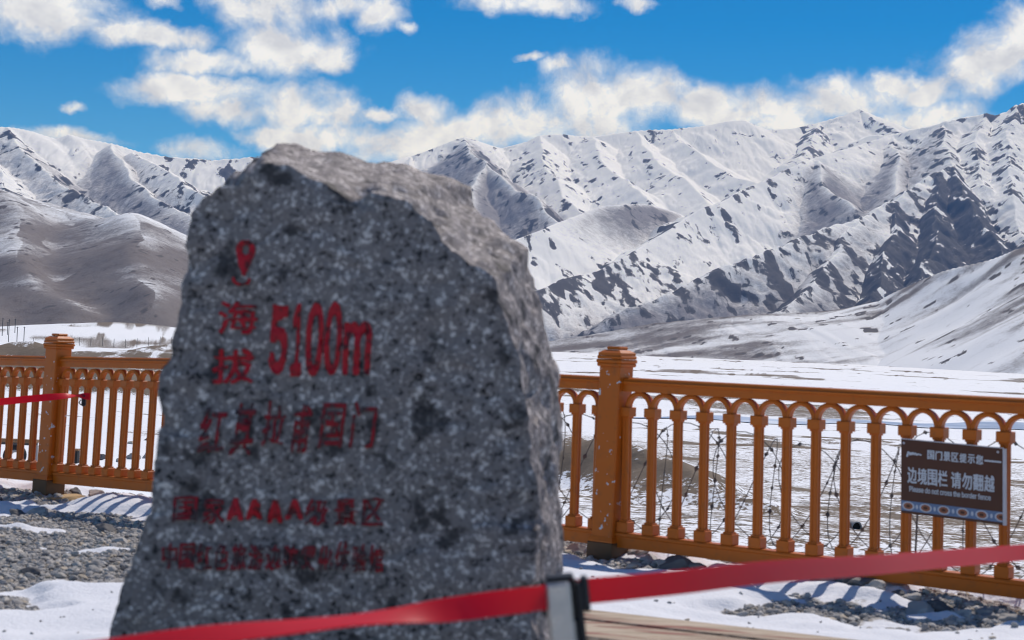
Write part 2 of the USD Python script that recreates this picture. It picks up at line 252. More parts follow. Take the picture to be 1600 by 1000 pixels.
def hit(px, py):
    d = ray(px, py); t = np.concatenate([np.arange(3, 60, .02), np.geomspace(60, 9000, 6000)])
    p = EYE + d * t[:, None]; below = np.nonzero(p[:, 2] <= ground(p[:, 0], p[:, 1]))[0]
    return p[below[0]] if len(below) else p[-1]

# ------------------------------------------------------------------ mountains: ridge lines with slopes that fall away from them
def seg_tent(X, Y, ridges):
    """greatest height over all ridges, with the owner, the distance along and away from its line"""
    H = np.full(X.shape, -1e9); SG = np.zeros(X.shape); own = np.zeros(X.shape, int); S = np.zeros(X.shape); D = np.zeros(X.shape); UI = np.zeros(X.shape)
    for ri, r in enumerate(ridges):
        pts = r['p']; run = 0.
        for si, (a, b) in enumerate(zip(pts[:-1], pts[1:])):
            e = (b - a)[:2]; le = np.hypot(*e); t = np.clip(((X - a[0]) * e[0] + (Y - a[1]) * e[1]) / le**2, 0, 1)
            d = np.hypot(X - a[0] - t * e[0], Y - a[1] - t * e[1]); h = a[2] + t * (b[2] - a[2]) - r['k'] * d / (1 + d / r['c'])
            w = h > H; H[w] = h[w]; own[w] = ri; S[w] = (run + t * le)[w] + 977. * ri; D[w] = d[w]; UI[w] = (si + t)[w]; SG[w] = np.sign((X - a[0]) * e[1] - (Y - a[1]) * e[0])[w]; run += le
    seg_tent.u = UI
    return H, own, S + 313. * SG, D
def R(pts, k=.6, c=9000., rock=.3, scree=0., crag=1., g=0):
    out, lastY = [], None
    idx = [i for i, p in enumerate(pts) if len(p) > 2]
    ys = np.interp(range(len(pts)), idx, [pts[i][2] for i in idx])
    for p, Y in zip(pts, ys): out.append(at(p[0], p[1], Y))
    return dict(p=np.array(out), k=k, c=c, rock=rock, scree=scree, crag=crag, g=g)
RIDGES = [
 # left mountain (g 0)
 R([(-420,210,5200),(-150,188),(0,198,5400),(40,203),(75,213),(100,208),(130,218),(176,226),(210,235),(260,245),(330,247),(390,243,5800),(450,252),(520,262,6300)], .50, rock=.30),
 R([(0,198,5400),(50,242,5000),(88,282,4650),(140,312,4300),(200,345,3900)], .55, rock=.62, scree=.55),
 R([(-60,200,5300),(-20,250,4800),(20,300,4300)], .5, rock=.6, scree=.2),
 R([(176,226,5500),(213,281,4900),(255,310,4550),(295,338,4200),(340,380,3800)], .55, rock=.3, scree=.75),
 R([(215,236,5500),(265,268,5000),(310,295,4600),(380,330,4200),(450,380,3700)], .5, rock=.42, scree=.3),
 # far snow range (g 1)
 R([(520,262,6300),(600,260),(640,245,6800),(680,232),(730,214,6900),(760,222),(790,232,7100),(820,224),(850,212,7100),(880,209),(920,211),(985,204,7300),(1040,200),(1090,196),(1130,190),(1160,188,7600),(1200,203),(1240,200),(1280,190,7900),(1320,180),(1345,168,8000),(1362,176),(1400,203),(1450,215),(1750,230,8200)], .48, rock=.42, g=1),
 R([(850,212,7100),(858,258,6300),(880,305,5750),(915,340,5300)], .52, rock=.50, g=1),
 R([(920,211,7150),(948,250,6500),(985,290,5900),(1015,325,5500)], .52, rock=.45, g=1),
 R([(985,204,7300),(1030,250,6500),(1070,285,6000),(1100,312,5700)], .5, rock=.42, g=1),
 R([(1040,200,7400),(1095,245,6600),(1140,275,6200),(1180,285,6000)], .5, rock=.38, g=1),
 R([(1280,190,7900),(1272,225,7300),(1250,245,6900)], .55, rock=.7, g=1),
 R([(1345,168,8000),(1390,200,7600),(1430,215,7200)], .55, rock=.7, g=1),
 # grey cone in front of the far range (g 2)
 R([(728,216,6900),(748,244,6100),(765,257,5800),(800,288,5350),(838,322,5000),(868,348,4700)], .62, rock=.50, scree=.85, g=2),
 R([(765,257,5800),(742,290,5350),(720,340,4900)], .6, rock=.3, scree=.95, g=2),
 R([(640,245,6800),(655,300,6000),(670,360,5300)], .5, rock=.2, scree=.3, g=2),
 # rounded mound (g 3)
 R([(1085,352,5500),(1045,330),(1010,319,5200),(975,318),(940,322,4950),(880,345,4650),(800,374,4250),(740,400,3950)], .60, c=3000., rock=.05, scree=[.8,.95,1.05,1.05,.85,.30,.05,.0], crag=.15, g=3),
 # right massif (g 4)
 R([(1350,214,6700),(1390,208,6500),(1440,196,6400),(1475,186),(1500,181),(1540,178),(1560,179),(1592,164,6300),(1640,150),(1720,150,6200),(1900,190,6000)], .55, rock=.60, g=4),
 R([(1390,208,6500),(1330,224),(1270,247,5850),(1200,277,5450),(1100,323,4950),(1000,386,4450),(900,433,4000),(840,455,3700),(770,485,3450)], .52, rock=.42, scree=.15, g=4),
 R([(1270,247,5850),(1290,290,5350),(1330,325,4950)], .6, rock=.35, scree=.9, g=4),
 R([(1390,208,6500),(1400,255,5800),(1400,300,5300)], .6, rock=.45, scree=.75, g=4),
 R([(1470,188,6400),(1490,255,5500),(1450,283,5200),(1400,312,4900),(1340,338,4550),(1260,366,4250),(1150,412,3950),(1050,462,3700),(950,503,3450),(860,532,3250)], .55, rock=.60, scree=.5, g=4),
 R([(1490,255,5500),(1508,300,4950),(1540,360,4500),(1568,420,4100)], .85, rock=1.25, g=4),
 R([(1592,164,6300),(1580,240,5500),(1590,330,4800),(1600,400,4300)], .6, rock=.6, g=4),
 R([(1540,178,6350),(1530,235,5650),(1540,290,5150)], .6, rock=.6, g=4),
 R([(1400,312,4900),(1392,370,4400),(1375,430,3950),(1350,480,3600)], .80, rock=1.15, g=4),
 R([(1475,265,5350),(1462,330,4750),(1450,400,4200),(1420,460,3800)], .85, rock=1.3, g=4),
 R([(1340,338,4550),(1300,400,4100),(1255,455,3750),(1220,495,3500)], .60, rock=.62, scree=.6, g=4),
 R([(1680,150,6200),(1700,260,5200),(1720,380,4400)], .6, rock=.5, g=4),
]
for r in RIDGES:
    if r['g'] == 1: r['rock'] = np.asarray(r['rock']) - .13; r['crag'] = .6
def mountains():
    nc, nr = int(1500 * RES), int(560 * RES)
    az = np.radians(np.linspace(-23, 23, nc)); t = np.linspace(0, 1, nr)
    Yd = 3000 * (8600 / 3000) ** t
    Yg, Ag = np.meshgrid(Yd, az, indexing='ij'); X = np.tan(Ag) * Yg; Y = Yg
    xy = np.stack([X, Y, np.zeros_like(X)], -1)
    w1 = np.stack([fbm(xy / 420, 4, 3), fbm(xy / 420, 4, 9)], -1) - .5
    Xw, Yw = X + w1[..., 0] * 80, Y + w1[..., 1] * 150
    H, own, S, D = seg_tent(Xw, Yw, RIDGES)
    H = H - np.maximum(3500 - Y, 0) * .35
    rock = np.array([r['rock'] for r in RIDGES])[own]; scree = np.zeros(X.shape); U_ = seg_tent.u
    for ri, r in enumerate(RIDGES):
        w_ = own == ri; sc_ = np.atleast_1d(r['scree']); scree[w_] = np.interp(U_[w_], np.arange(len(sc_)), sc_)
    crag = np.array([r['crag'] for r in RIDGES])[own]
    from scipy.ndimage import gaussian_filter
    scree = gaussian_filter(scree, (9 * RES, 11 * RES)); rock = gaussian_filter(rock, (5 * RES, 7 * RES))
    wob = fbm(xy / 160, 3, 21) - .5
    obl = np.array([1.2 if (r['p'][0][2] - r['p'][-1][2]) > .12 * np.hypot(*(r['p'][0] - r['p'][-1])[:2]) else .15 for r in RIDGES])[own]
    sw = S - obl * D + wob * 130
    q1 = 1 - np.abs(2 * meshkit.noise(np.stack([sw / 150, D / 1100, own * 7.3], -1), 5) - 1)
    q2 = 1 - np.abs(2 * meshkit.noise(np.stack([sw / 60, D / 600, own * 3.1], -1), 6) - 1)
    q3 = 1 - np.abs(2 * meshkit.noise(np.stack([sw / 24, D / 260, own * 5.7], -1), 7) - 1)
    soft = .35 + .65 * crag
    fl = xy + np.stack([w1[..., 1] * 60, X * 0, X * 0], -1)      # gullies that run down towards the valley
    g1 = np.abs(2 * fbm(np.stack([fl[..., 0] / 95 + Y / 900, Y / 330, X * 0], -1), 4, 81) - 1); g2 = np.abs(2 * fbm(np.stack([fl[..., 0] / 34, Y / 120, X * 0], -1), 3, 83) - 1)
    H = H + (np.minimum(D * .16, 26) * (g1 - .25) + np.minimum(D * .12, 9) * (g2 - .25)) * soft
    H = H - (np.minimum(D * .020, 6) * q1 + np.minimum(D * .02, 3) * q2 + np.minimum(D * .02, 1.5) * q3) * soft
    rn = np.abs(2 * fbm(xy / 70, 4, 40) - 1)
    H = H + (fbm(xy / 230, 5, 31) - .5) * 24 * soft + (.25 - rn) * 20 * crag * sstep(rock, .25, .7) * (.3 + rock)
    # bare rock: outcrops drawn out down the slope, most of them near the crests
    st = fbm(np.stack([fl[..., 0] / 24 + Y / 400, Y / 95, X * 0], -1), 5, 51) * .6 + fbm(xy / 26, 5, 57) * .4 + (g1 - .2) * .10
    big = fbm(xy / 420, 3, 61)
    near_crest = np.exp(-D / 130.)
    dz_c = np.gradient(H, axis=1) / np.maximum(np.gradient(X, axis=1), .1); dz_r = np.gradient(H, axis=0) / np.gradient(Y, axis=0)
    slope = np.hypot(dz_c, dz_r)
    lev = st + (rock - .45) * .26 + (big - .5) * .36 + near_crest * .09 + np.clip(slope - .62, -.5, .9) * .16
    rk = sstep(lev, .55, .76)
    sc_n = fbm(np.stack([sw / 120, D / 420, own * 1.7], -1), 4, 71)
    sc = sstep(D, -30, 40) * scree * (.75 + .5 * sc_n) + np.clip((170 - H) / 240, 0, 1) * .8 * (sc_n + .30)
    dust = np.clip(sc, 0, 1.15); snow = 1.05 - .98 * rk
    V = np.stack([X, Y, H], -1).reshape(-1, 3); F_ = grid_faces(nr, nc)[:, ::-1]
    g = np.array([r['g'] for r in RIDGES])[own].reshape(-1)
    fg = np.median(g[F_], axis=1).astype(int)
    F_ok = (V[F_][:, :, 2].max(1) > -40)
    names = [('mountain', 'snowy ridge with dark outcrops on the left, behind the brown hillside', 'mountain'), ('mountain', 'far white mountain range along the middle of the skyline', 'mountain'),
             ('mountain', 'grey cone shaped spur with a snowy tip just right of the stone', 'mountain'), ('mountain', 'low rounded mound with white top and grey flank before the far range', 'mountain'),
             ('mountain', 'big craggy massif with dark cliffs on the right', 'mountain')]
    vn = trimesh.Trimesh(V, F_, process=False).vertex_normals
    for k in range(5):
        ff = F_[(fg == k) & F_ok]
        if not len(ff): continue
        ids, inv = np.unique(ff, return_inverse=True)
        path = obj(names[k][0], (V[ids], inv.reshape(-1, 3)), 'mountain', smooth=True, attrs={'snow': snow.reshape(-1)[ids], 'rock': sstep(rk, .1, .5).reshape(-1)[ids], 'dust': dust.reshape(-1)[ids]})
        me = UsdGeom.Mesh.Get(stage, path); me.GetNormalsAttr().Set(Vt.Vec3fArray.FromNumpy(vn[ids].astype(np.float32)))
        tag(me, names[k][1], names[k][2], None, 'structure')
mountains()

# hillsides in front of them
def hillside(name, label, ridges, az0, az1, y0, y1, nc, nr, snowfn, rough, sx=1., sm=0):
    nc, nr = int(nc * RES), int(nr * RES)
    az = np.radians(np.linspace(az0, az1, nc)); Yd = y0 * (y1 / y0) ** np.linspace(0, 1, nr)
    Y, A = np.meshgrid(Yd, az, indexing='ij'); X = np.tan(A) * Y; xy = np.stack([X, Y, np.zeros_like(X)], -1)
    w = np.stack([fbm(xy / 300, 3, 3), fbm(xy / 300, 3, 9)], -1) - .5
    for r in ridges: r['p'] = r['p'] * [sx, 1, 1]
    H, own, S, D = seg_tent((X + w[..., 0] * 110) * sx, Y + w[..., 1] * 160, ridges)
    sw = S + (fbm(xy / 120, 3, 13) - .5) * 60
    q = 1 - np.abs(2 * meshkit.noise(np.stack([sw / 90, D / 700, own * 3.], -1), 5) - 1); q2 = 1 - np.abs(2 * meshkit.noise(np.stack([sw / 30, D / 300, own * 3.], -1), 6) - 1)
    H = H - (np.minimum(D * .06, 9) * q + np.minimum(D * .05, 3) * q2) * rough + (fbm(xy / 140, 5, 31) - .5) * 12 * rough
    if sm:
        from scipy.ndimage import gaussian_filter
        H = gaussian_filter(H, (sm * RES, sm * 1.3 * RES)) + (fbm(xy / 26, 4, 91) - .5) * 3.5
    H = np.maximum(H, ground(X, Y) - 3.)
    snow, rk = snowfn(X, Y, H, S, D, own, xy, sw)
    p = obj(name, (np.stack([X, Y, H], -1).reshape(-1, 3), grid_faces(nr, nc)[:, ::-1]), 'hill', smooth=True, attrs={'snow': (.55 + .6 * np.clip(snow, 0, 1) - rk * .6).reshape(-1), 'rock': rk.reshape(-1), 'dust': np.clip(1.12 - snow * 1.15, 0, 1.2).reshape(-1)})
    tag(UsdGeom.Mesh.Get(stage, p), label, 'hillside', None, 'structure')
LH = [R([(-420,200,3100),(-150,240,2800),(0,283,2600),(60,303),(110,327,2500),(150,337,2450),(180,334),(205,322,2350),(240,345,2300),(285,374,2280),(400,432,2250),(550,500,2250),(680,548,2200)], .34, c=3000.),
      R([(205,322,2350),(222,365,2080),(238,415,1850),(255,470,1640)], .34, c=3000.), R([(0,283,2600),(25,345,2250),(60,415,1900),(95,475,1650)], .30, c=3000.), R([(-150,240,2800),(-120,360,2100),(-80,460,1650)], .3, c=3000.)]
def snow_left(X, Y, H, S, D, own, xy, sw):
    n = fbm(np.stack([sw / 160, D / 90, own * 2.], -1), 4, 3); n2 = fbm(xy / 210, 4, 8)
    e = np.clip((H - 25) / 150, -.3, 1.2)
    band = np.exp(-((H - 48 - (n2 - .5) * 60) / 16) ** 2) * .22
    s = -.13 + .66 * e + (n2 - .5) * .95 + (n - .5) * .95 + band + .10 * np.exp(-D / 30)
    rk = sstep(fbm(xy / 14, 4, 77) + .10 * np.exp(-D / 25), .74, .86)
    return s - rk * .5, rk
hillside('hillside', 'grey brown hillside dusted with snow behind the left fence', LH, -22, 2, 1300, 3100, 620, 330, snow_left, 1.7, 1., 6)
RH = [R([(820,548,2350),(870,535,2450),(960,520,2500),(1050,506,2550),(1150,496,2550),(1250,489),(1330,482),(1400,470,2500),(1450,452),(1500,432,2400),(1600,390,2250),(1750,335,2150),(2000,300,2000)], .155, c=8000.)]
def snow_right(X, Y, H, S, D, own, xy, sw):
    n = fbm(np.stack([X / 110, Y / 45, X * 0], -1), 5, 3); n2 = fbm(np.stack([X / 420, Y / 300, X * 0], -1), 3, 18)
    s = .60 + (n - .5) * 1.7 + (n2 - .5) * .8 - .22 * np.exp(-D / 130) - .16 * np.clip((10 - H) / 16, 0, 1) * (X < 350)
    rk = sstep(fbm(xy / 22, 4, 77), .68, .76)
    return s - rk * .4, rk
hillside('hillside', 'pale gently sloping hillside streaked with brown on the right, below the dark crags', RH, -2, 22, 900, 3000, 620, 330, snow_right, .22, 5.)

# ------------------------------------------------------------------ valley floor
emb = np.array([at(560, 640, 75), at(700, 650, 62), at(820, 668, 55), at(890, 680, 50), at(940, 688, 48), at(998, 700, 46), at(1063, 719, 44), at(1116, 750, 42), at(1173, 769, 41), at(1220, 795, 40), at(1249, 811, 39.5)])
def tent(X, Y, pts, k):
    H, o, S, D = seg_tent(X, Y, [dict(p=pts, k=k, c=1e9)]); return H, D
bankL = np.array([at(-150, 548, 200), at(-60, 542, 200), at(0, 536, 200), at(40, 533, 195), at(62, 538, 190), at(88, 548, 185)])
bankM = np.array([at(110, 552, 300), at(160, 545, 300), at(220, 540, 300), at(280, 536, 310), at(400, 534, 310), at(560, 540, 320)])
lowhill = np.array([at(-300, 520, 1000), at(-60, 514, 950), at(30, 510, 930), at(100, 507, 900), at(140, 513, 900), at(160, 508, 980), at(185, 504, 1000), at(230, 508, 1000), at(280, 513, 1000), at(420, 522, 1000), at(600, 535, 1000)])
NX0, NX1, NY0, NY1 = -7.0, 6.0, 5.3, 17.0
xs = np.linspace(940, 1720, 40); yc = 650 + (xs - 940) * .027 + 2.0 * np.sin(xs / 37.)
th = 2.5 + 1.8 * np.sin(xs / 61. + 1) + 1.5 * (xs > 1250)
STREAM = LineString([tuple(hit(a, b)[:2]) for a, b in zip(xs, yc)])
def valley():
    az = np.radians(np.concatenate([np.linspace(-180, -24, 60)[:-1], np.linspace(-24, 24, int(620 * RES)), np.linspace(24, 180, 60)[1:]]))
    r = np.concatenate([np.linspace(.5, 12, 30)[:-1], np.geomspace(12, 700, int(420 * RES)), np.geomspace(720, 14000, 60)])
    Rr, A = np.meshgrid(r, az, indexing='ij'); X, Y = np.sin(A) * Rr, np.cos(A) * Rr; xy = np.stack([X, Y, np.zeros_like(X)], -1)
    Z = ground(X, Y); s, d = sd_of(X, Y)
    far = sstep(d, 2, 20)
    Z = Z + far * ((fbm(xy / 6, 3, 1) - .5) * .5 + (fbm(xy / 45, 3, 2) - .5) * np.clip(d / 90, 0, 1) * 1.6)
    front = (Y > 0)
    e, De = tent(X, Y, emb, .50); e = np.where(front, e, -99) + (fbm(xy / 3, 4, 5) - .5) * 1.3
    soil = sstep(e - Z, .05, .5); Z = np.maximum(Z, e)
    for pts, k in ((bankL, .22), (bankM, .16)):
        b, _ = tent(X, Y, pts, k); b = np.where(front, b, -99) + (fbm(xy / 9, 4, 5) - .5) * 2.4
        soil = np.maximum(soil, sstep(b - Z, .1, .9) * .85); Z = np.maximum(Z, b)
    b, _ = tent(X, Y, lowhill, .075); b = np.where(front, b, -99) + (fbm(xy / 60, 4, 5) - .5) * 3
    Z = np.maximum(Z, b)
    near_s = front & (Rr > 90) & (Rr < 700) & (np.abs(A) < .45); ds = np.full(X.shape, 1e3); ds[near_s] = shapely.distance(shapely.points(X[near_s], Y[near_s]), STREAM)
    Z = Z + (ground(X, Y) - .02 - Z) * (1 - sstep(ds, 9, 26)) * (ds < 26)
    # thin snow with the ground showing through, nearest the fence on the right
    thin = sstep(X + 2.5, 0, 5) * sstep(d, 1, 3) * (1 - sstep(d, 70, 150)) * .47
    n = fbm(xy / 14, 4, 11); snow = 1.12 - thin * (1.25 + (n - .5) * .6)
    snow = np.where(soil > 0, np.minimum(snow, 1.12 - soil * (.84 + (fbm(np.stack([X / 2.2 + Y / 5, Z / .30, X * 0], -1), 4, 12) - .5) * 1.5)), snow)
    snow = snow - sstep(fbm(np.stack([X / 40, Y / 60, X * 0], -1), 5, 15), .56, .70) * .75 * sstep(Rr, 90, 260) - sstep(fbm(xy / 5, 4, 16), .62, .75) * .6 * sstep(Rr, 25, 80)
    snow = np.where((Y < 4.5) & (Rr < 60), .15 + .5 * sstep(fbm(xy / 3, 3, 44), .5, .65), snow)
    inside = np.minimum(np.minimum(X - NX0, NX1 - X), np.minimum(Y - NY0, NY1 - Y))
    Z = Z - .25 * sstep(inside, .3, .9)
    p = obj('valley_floor', (np.stack([X, Y, Z], -1).reshape(-1, 3), grid_faces(len(r), len(az))[:, ::-1]), 'plain', smooth=True, attrs={'snow': snow.reshape(-1), 'rock': np.zeros(X.size)})
    tag(UsdGeom.Mesh.Get(stage, p), 'snow covered valley floor beyond the fence with bare earth bank', 'snow field', None, 'structure')
valley()
# frozen stream across the valley
def ribbon_px(top, bot, lift):
    v = []; 
    for (a, b), (c, e) in zip(top, bot):
        for q in ((a, b), (c, e)):
            h = hit(*q); h[2] = ground(h[0], h[1]) + lift; v.append(h)
    n = len(top); f = []
    for i in range(n - 1): f += [(2*i, 2*i+1, 2*i+3), (2*i, 2*i+3, 2*i+2)]
    return np.array(v), np.array(f)
p = obj('frozen_stream', ribbon_px(list(zip(xs, yc - th)), list(zip(xs, yc + th)), .06), 'ice'); tag(UsdGeom.Mesh.Get(stage, p), 'narrow band of blue ice crossing the snow behind the right fence', 'stream', None, 'structure')

# ------------------------------------------------------------------ near ground: gravel with patches of snow
def poly(px): return Polygon([tuple(hit(*q)[:2]) for q in px]).buffer(0)
SNOWP = [poly([(-120,935),(0,921),(55,914),(84,905),(104,903),(112,914),(150,916),(260,912),(330,930),(330,1100),(-150,1100)]).difference(poly([(-60,940),(0,937),(30,933),(46,940),(30,953),(0,962),(-60,965)])),
         poly([(-100,752),(60,752),(140,757),(300,757),(420,762),(420,775),(260,776),(150,778),(30,770),(-100,768)]),
         poly([(75,792),(140,781),(200,786),(300,796),(420,800),(420,815),(300,812),(190,806),(120,799),(20,800),(-80,798),(-80,790),(20,790)]),
         poly([(700,850),(880,862),(905,880),(940,893),(985,903),(1040,905),(1100,912),(1180,925),(1240,935),(1262,948),(1180,951),(1150,962),(1270,975),(1350,990),(1420,1000),(1500,985),(1610,978),(1800,975),(1800,1100),(700,1100)]),
         poly([(1040,880),(1160,893),(1300,910),(1430,931),(1455,956),(1360,955),(1200,934),(1050,910)]),
         poly([(1350,905),(1480,925),(1700,955),(1700,925),(1500,880),(1350,870)]),
         poly([(960,868),(1040,872),(1100,884),(1040,886),(960,880)])]
def snow_depth(X, Y):
    pt = shapely.points(X, Y); xy = np.stack([X, Y, np.zeros_like(X)], -1)
    w = (fbm(xy / .35, 4, 4) - .5)
    s = np.full(X.shape, -9.)
    for g in SNOWP:
        dd = shapely.distance(pt, g.boundary) * np.where(shapely.contains(g, pt), 1, -1); s = np.maximum(s, dd)
    s = s + w * .5 + (fbm(xy / .12, 3, 24) - .5) * .16
    lone = fbm(xy / .6, 4, 14) - .73
    return np.maximum(s, lone * 1.2)
def near_height(X, Y, sn):
    xy = np.stack([X, Y, np.zeros_like(X)], -1); s, d = sd_of(X, Y)
    inside = np.minimum(np.minimum(X - NX0, NX1 - X), np.minimum(Y - NY0, NY1 - Y))
    z = ground(X, Y) + (fbm(xy / .9, 3, 6) - .5) * .10 + (fbm(xy / .11, 3, 7) - .5) * .035 * (1 - sstep(sn, 0, .1)) + sstep(sn, -.02, .22) * .055 + sstep(sn, .05, .5) * ((fbm(xy / .5, 3, 8) - .35) * .08 + (fbm(xy / .14, 3, 18) - .5) * .022)
    z = z + (fbm(xy / .3, 3, 9) - .5) * .12 * np.exp(-((d - .15) / .35) ** 2)
    return z - .06 * (1 - sstep(inside, 0, .5))
def near():
    st = .03 / RES
    X, Y = np.meshgrid(np.arange(NX0, NX1, st), np.arange(NY0, NY1, st)); sn = snow_depth(X, Y); Z = near_height(X, Y, sn)
    s, d = sd_of(X, Y)
    snow = np.clip(.5 + sn * 4.5, -.1, 1.15)
    behind = sstep(d, .5, 1.5); thin = sstep(X + 1.0, 0, 4); n = fbm(np.stack([X / .8, Y / .8, X * 0], -1), 4, 12)
    snow = snow * (1 - behind) + behind * (1.05 - thin * (.42 + (n - .5) * 1.2) - (1 - thin) * sstep(n, .56, .7) * .5)
    p = obj('gravel_ground', (np.stack([X, Y, Z], -1).reshape(-1, 3), grid_faces(*X.shape)), 'near', smooth=True, attrs={'snow': snow.reshape(-1), 'rock': np.zeros(X.size)})
    tag(UsdGeom.Mesh.Get(stage, p), 'grey gravel ground with snow patches between the stone and the fence', 'ground', None, 'structure')
near()
def zn(x, y):
    x, y = np.atleast_1d(np.asarray(x, float)), np.atleast_1d(np.asarray(y, float)); return near_height(x, y, snow_depth(x, y))
# ------------------------------------------------------------------ gravel and rocks
def stone_mesh(seed, sub=1, flat=.6, rough=.35):
    m = trimesh.creation.icosphere(subdivisions=sub); v = np.array(m.vertices)
    v *= (1 + (fbm(v * 1.3 + 11 * seed, 2, seed) - .5)[:, None] * 2 * rough); r = np.random.default_rng(seed)
    for _ in range(5):      # knock flat faces into it
        n = r.normal(size=3); n /= np.linalg.norm(n); k = v @ n; c = r.uniform(.55, .8); o = k > c; v[o] -= np.outer(k[o] - c, n)
    v *= [1, r.uniform(.65, .95), flat]; return trimesh.Trimesh(v, m.faces, process=False)
def gravel():
    n = 120000
    y = rng.uniform(6.3, 13.8, n * 2); x = rng.uniform(-1, 1, n * 2) * (.335 * y + .3)
    s, d = sd_of(x, y); keep = (d < 1.4) & (np.abs(x) < 6.5); x, y, d = x[keep], y[keep], d[keep]
    sn = snow_depth(x, y); keep = (sn < -.01) | (rng.random(len(x)) < .003); x, y, d, sn = x[keep], y[keep], d[keep], sn[keep]
    x, y, d, sn = x[:n], y[:n], d[:n], sn[:n]
    z = near_height(x, y, sn); size = np.clip(.0054 * (1 - rng.random(len(x))) ** -.42, .005, .027)
    path = '/World/gravel'; pi = UsdGeom.PointInstancer.Define(stage, path)
    protos = []
    for k in range(5):
        LOC[path] = np.zeros(3); pth = obj('pebble', stone_mesh(20 + k), f'pebble_{k}', path); protos.append(pth)
    pi.CreatePrototypesRel().SetTargets([Sdf.Path(q) for q in protos])
    pi.CreateProtoIndicesAttr(Vt.IntArray(rng.choice(5, len(x), p=[.26, .33, .25, .06, .10]).tolist()))
    pi.CreatePositionsAttr(Vt.Vec3fArray.FromNumpy(np.stack([x, y, z + size * .25], -1).astype(np.float32)))
    pi.CreateScalesAttr(Vt.Vec3fArray.FromNumpy((size[:, None] * rng.uniform(.75, 1.3, (len(x), 3))).astype(np.float32)))
    a = rng.uniform(0, 2 * np.pi, len(x)); tilt = rng.normal(0, .25, (len(x), 2))
    q = np.stack([np.cos(a / 2), tilt[:, 0] / 2, tilt[:, 1] / 2, np.sin(a / 2)], -1); q /= np.linalg.norm(q, axis=1, keepdims=True)
    pi.CreateOrientationsAttr(Vt.QuathArray([Gf.Quath(float(w), float(i), float(j), float(k)) for w, i, j, k in q]))
    tag(pi, 'grey and tan gravel scattered over the ground before the fence', 'gravel', None, 'stuff')
gravel()
ROCKS = [  # pixel of the foot, radius in metres, label
 (22,758,.12,'dark stone half in snow left of the left fence post'),(62,752,.07,None),(118,776,.06,None),(150,776,.075,None),(172,777,.06,None),(205,778,.07,None),(222,776,.05,None),(135,764,.11,'flat pale stone in snow just right of the left post footing'),
 (166,823,.075,'dark stone alone on the gravel left of the tall stone'),(190,848,.05,None),(178,884,.045,None),(48,902,.05,'darkest small stone on the gravel above the snow patch at bottom left'),(150,894,.05,None),(62,800,.09,None),(30,800,.07,None),(112,824,.05,None),
 (1000,880,.07,None),(1016,885,.06,None),(1058,893,.11,'pointed grey blue stone lying under the rail right of the right post'),(1040,890,.08,None),(985,872,.06,None),(900,868,.08,None),(1090,898,.06,None),
 (1270,917,.08,None),(1290,922,.09,None),(1322,926,.085,'dark stone beside the fence shadow below the belt'),(1345,930,.08,None),(1366,935,.06,None),(1425,943,.05,None),(1440,960,.10,'grey brown flat stone in the blue fence shadow at right'),(1465,962,.08,None),(1500,968,.07,None),(1538,965,.06,None),(1580,970,.06,None),(1405,940,.05,None),(1240,912,.06,None)]
for i, (px, py, r, lb) in enumerate(ROCKS):
    h = hit(px, py); z = zn(h[0], h[1])[0]; m = stone_mesh(100 + i, 3, .62, .55); v = np.array(m.vertices); v += m.vertex_normals * ((fbm(v * 5, 3, i) - .5) * .10)[:, None]
    m = trimesh.Trimesh(v * r, m.faces, process=False); a = random.uniform(0, 6.28); m.apply_transform(trimesh.transformations.rotation_matrix(a, [0, 0, 1])); m.apply_translation([h[0], h[1], z + r * .12])
    side = 'left' if px < 700 else 'right'
    p = obj('rock', m, f'pebble_{[0, 2, 3, 1][i % 4] if not (lb and "dark" in lb) else 3}', smooth=35)
    tag(UsdGeom.Mesh.Get(stage, p), lb or f'fist sized grey stone among others along the foot of the {side} fence', 'stone', None if lb else f'stones along the foot of the {side} fence')

# ------------------------------------------------------------------ fence
fence = thing('balustrade_fence', 'orange brown metal balustrade fence with arches and capped posts', 'fence', (Q1[0], Q1[1], BASE1))
def top_px(px, Yline=None):
    """point of the fence's vertical plane under a pixel column: returns s"""
    d = ray(px, 600); n = NV; t = ((Q1 - EYE) @ n) / (d @ n); p = EYE + d * t; return sd_of(p[0], p[1])[0]
def zline(px, py):
    d = ray(px, py); t = ((Q1 - EYE) @ NV) / (d @ NV); p = EYE + d * t; return sd_of(p[0], p[1])[0], p[2]
# rail top heights measured along the line
pts_top = [zline(0, 555), zline(80, 556.5), zline(105, 557), zline(265, 560), zline(464, 562.5), zline(880, 585), zline(985, 590), zline(1600, 622)]
sP1, sP3 = zline(84, 650)[0], zline(957, 700)[0]
half = (sP3 - sP1) / 2
SP = {0: sP1 - half, 1: sP1, 2: sP1 + half, 3: sP3, 4: sP3 + half}
ztop = {0: None}
za = np.polyfit([pts_top[2][0], pts_top[3][0], pts_top[4][0]], [pts_top[2][1], pts_top[3][1], pts_top[4][1]], 1)
zb_ = np.polyfit([pts_top[5][0], pts_top[6][0], pts_top[7][0]], [pts_top[5][1], pts_top[6][1], pts_top[7][1]], 1)
zl = np.polyfit([pts_top[0][0], pts_top[1][0]], [pts_top[0][1], pts_top[1][1]], 1)
def railz(i, s): return (np.polyval(zl, s) if i == 0 else np.polyval(za, s) if i == 1 else np.polyval(zb_, s)) - .98
LEAN = {0: .042, 1: .040, 2: -.005, 3: -.022}
W3 = lambda s, n, z: np.array([Q1[0], Q1[1], 0]) + U * s + NV * n + np.array([0, 0, z])
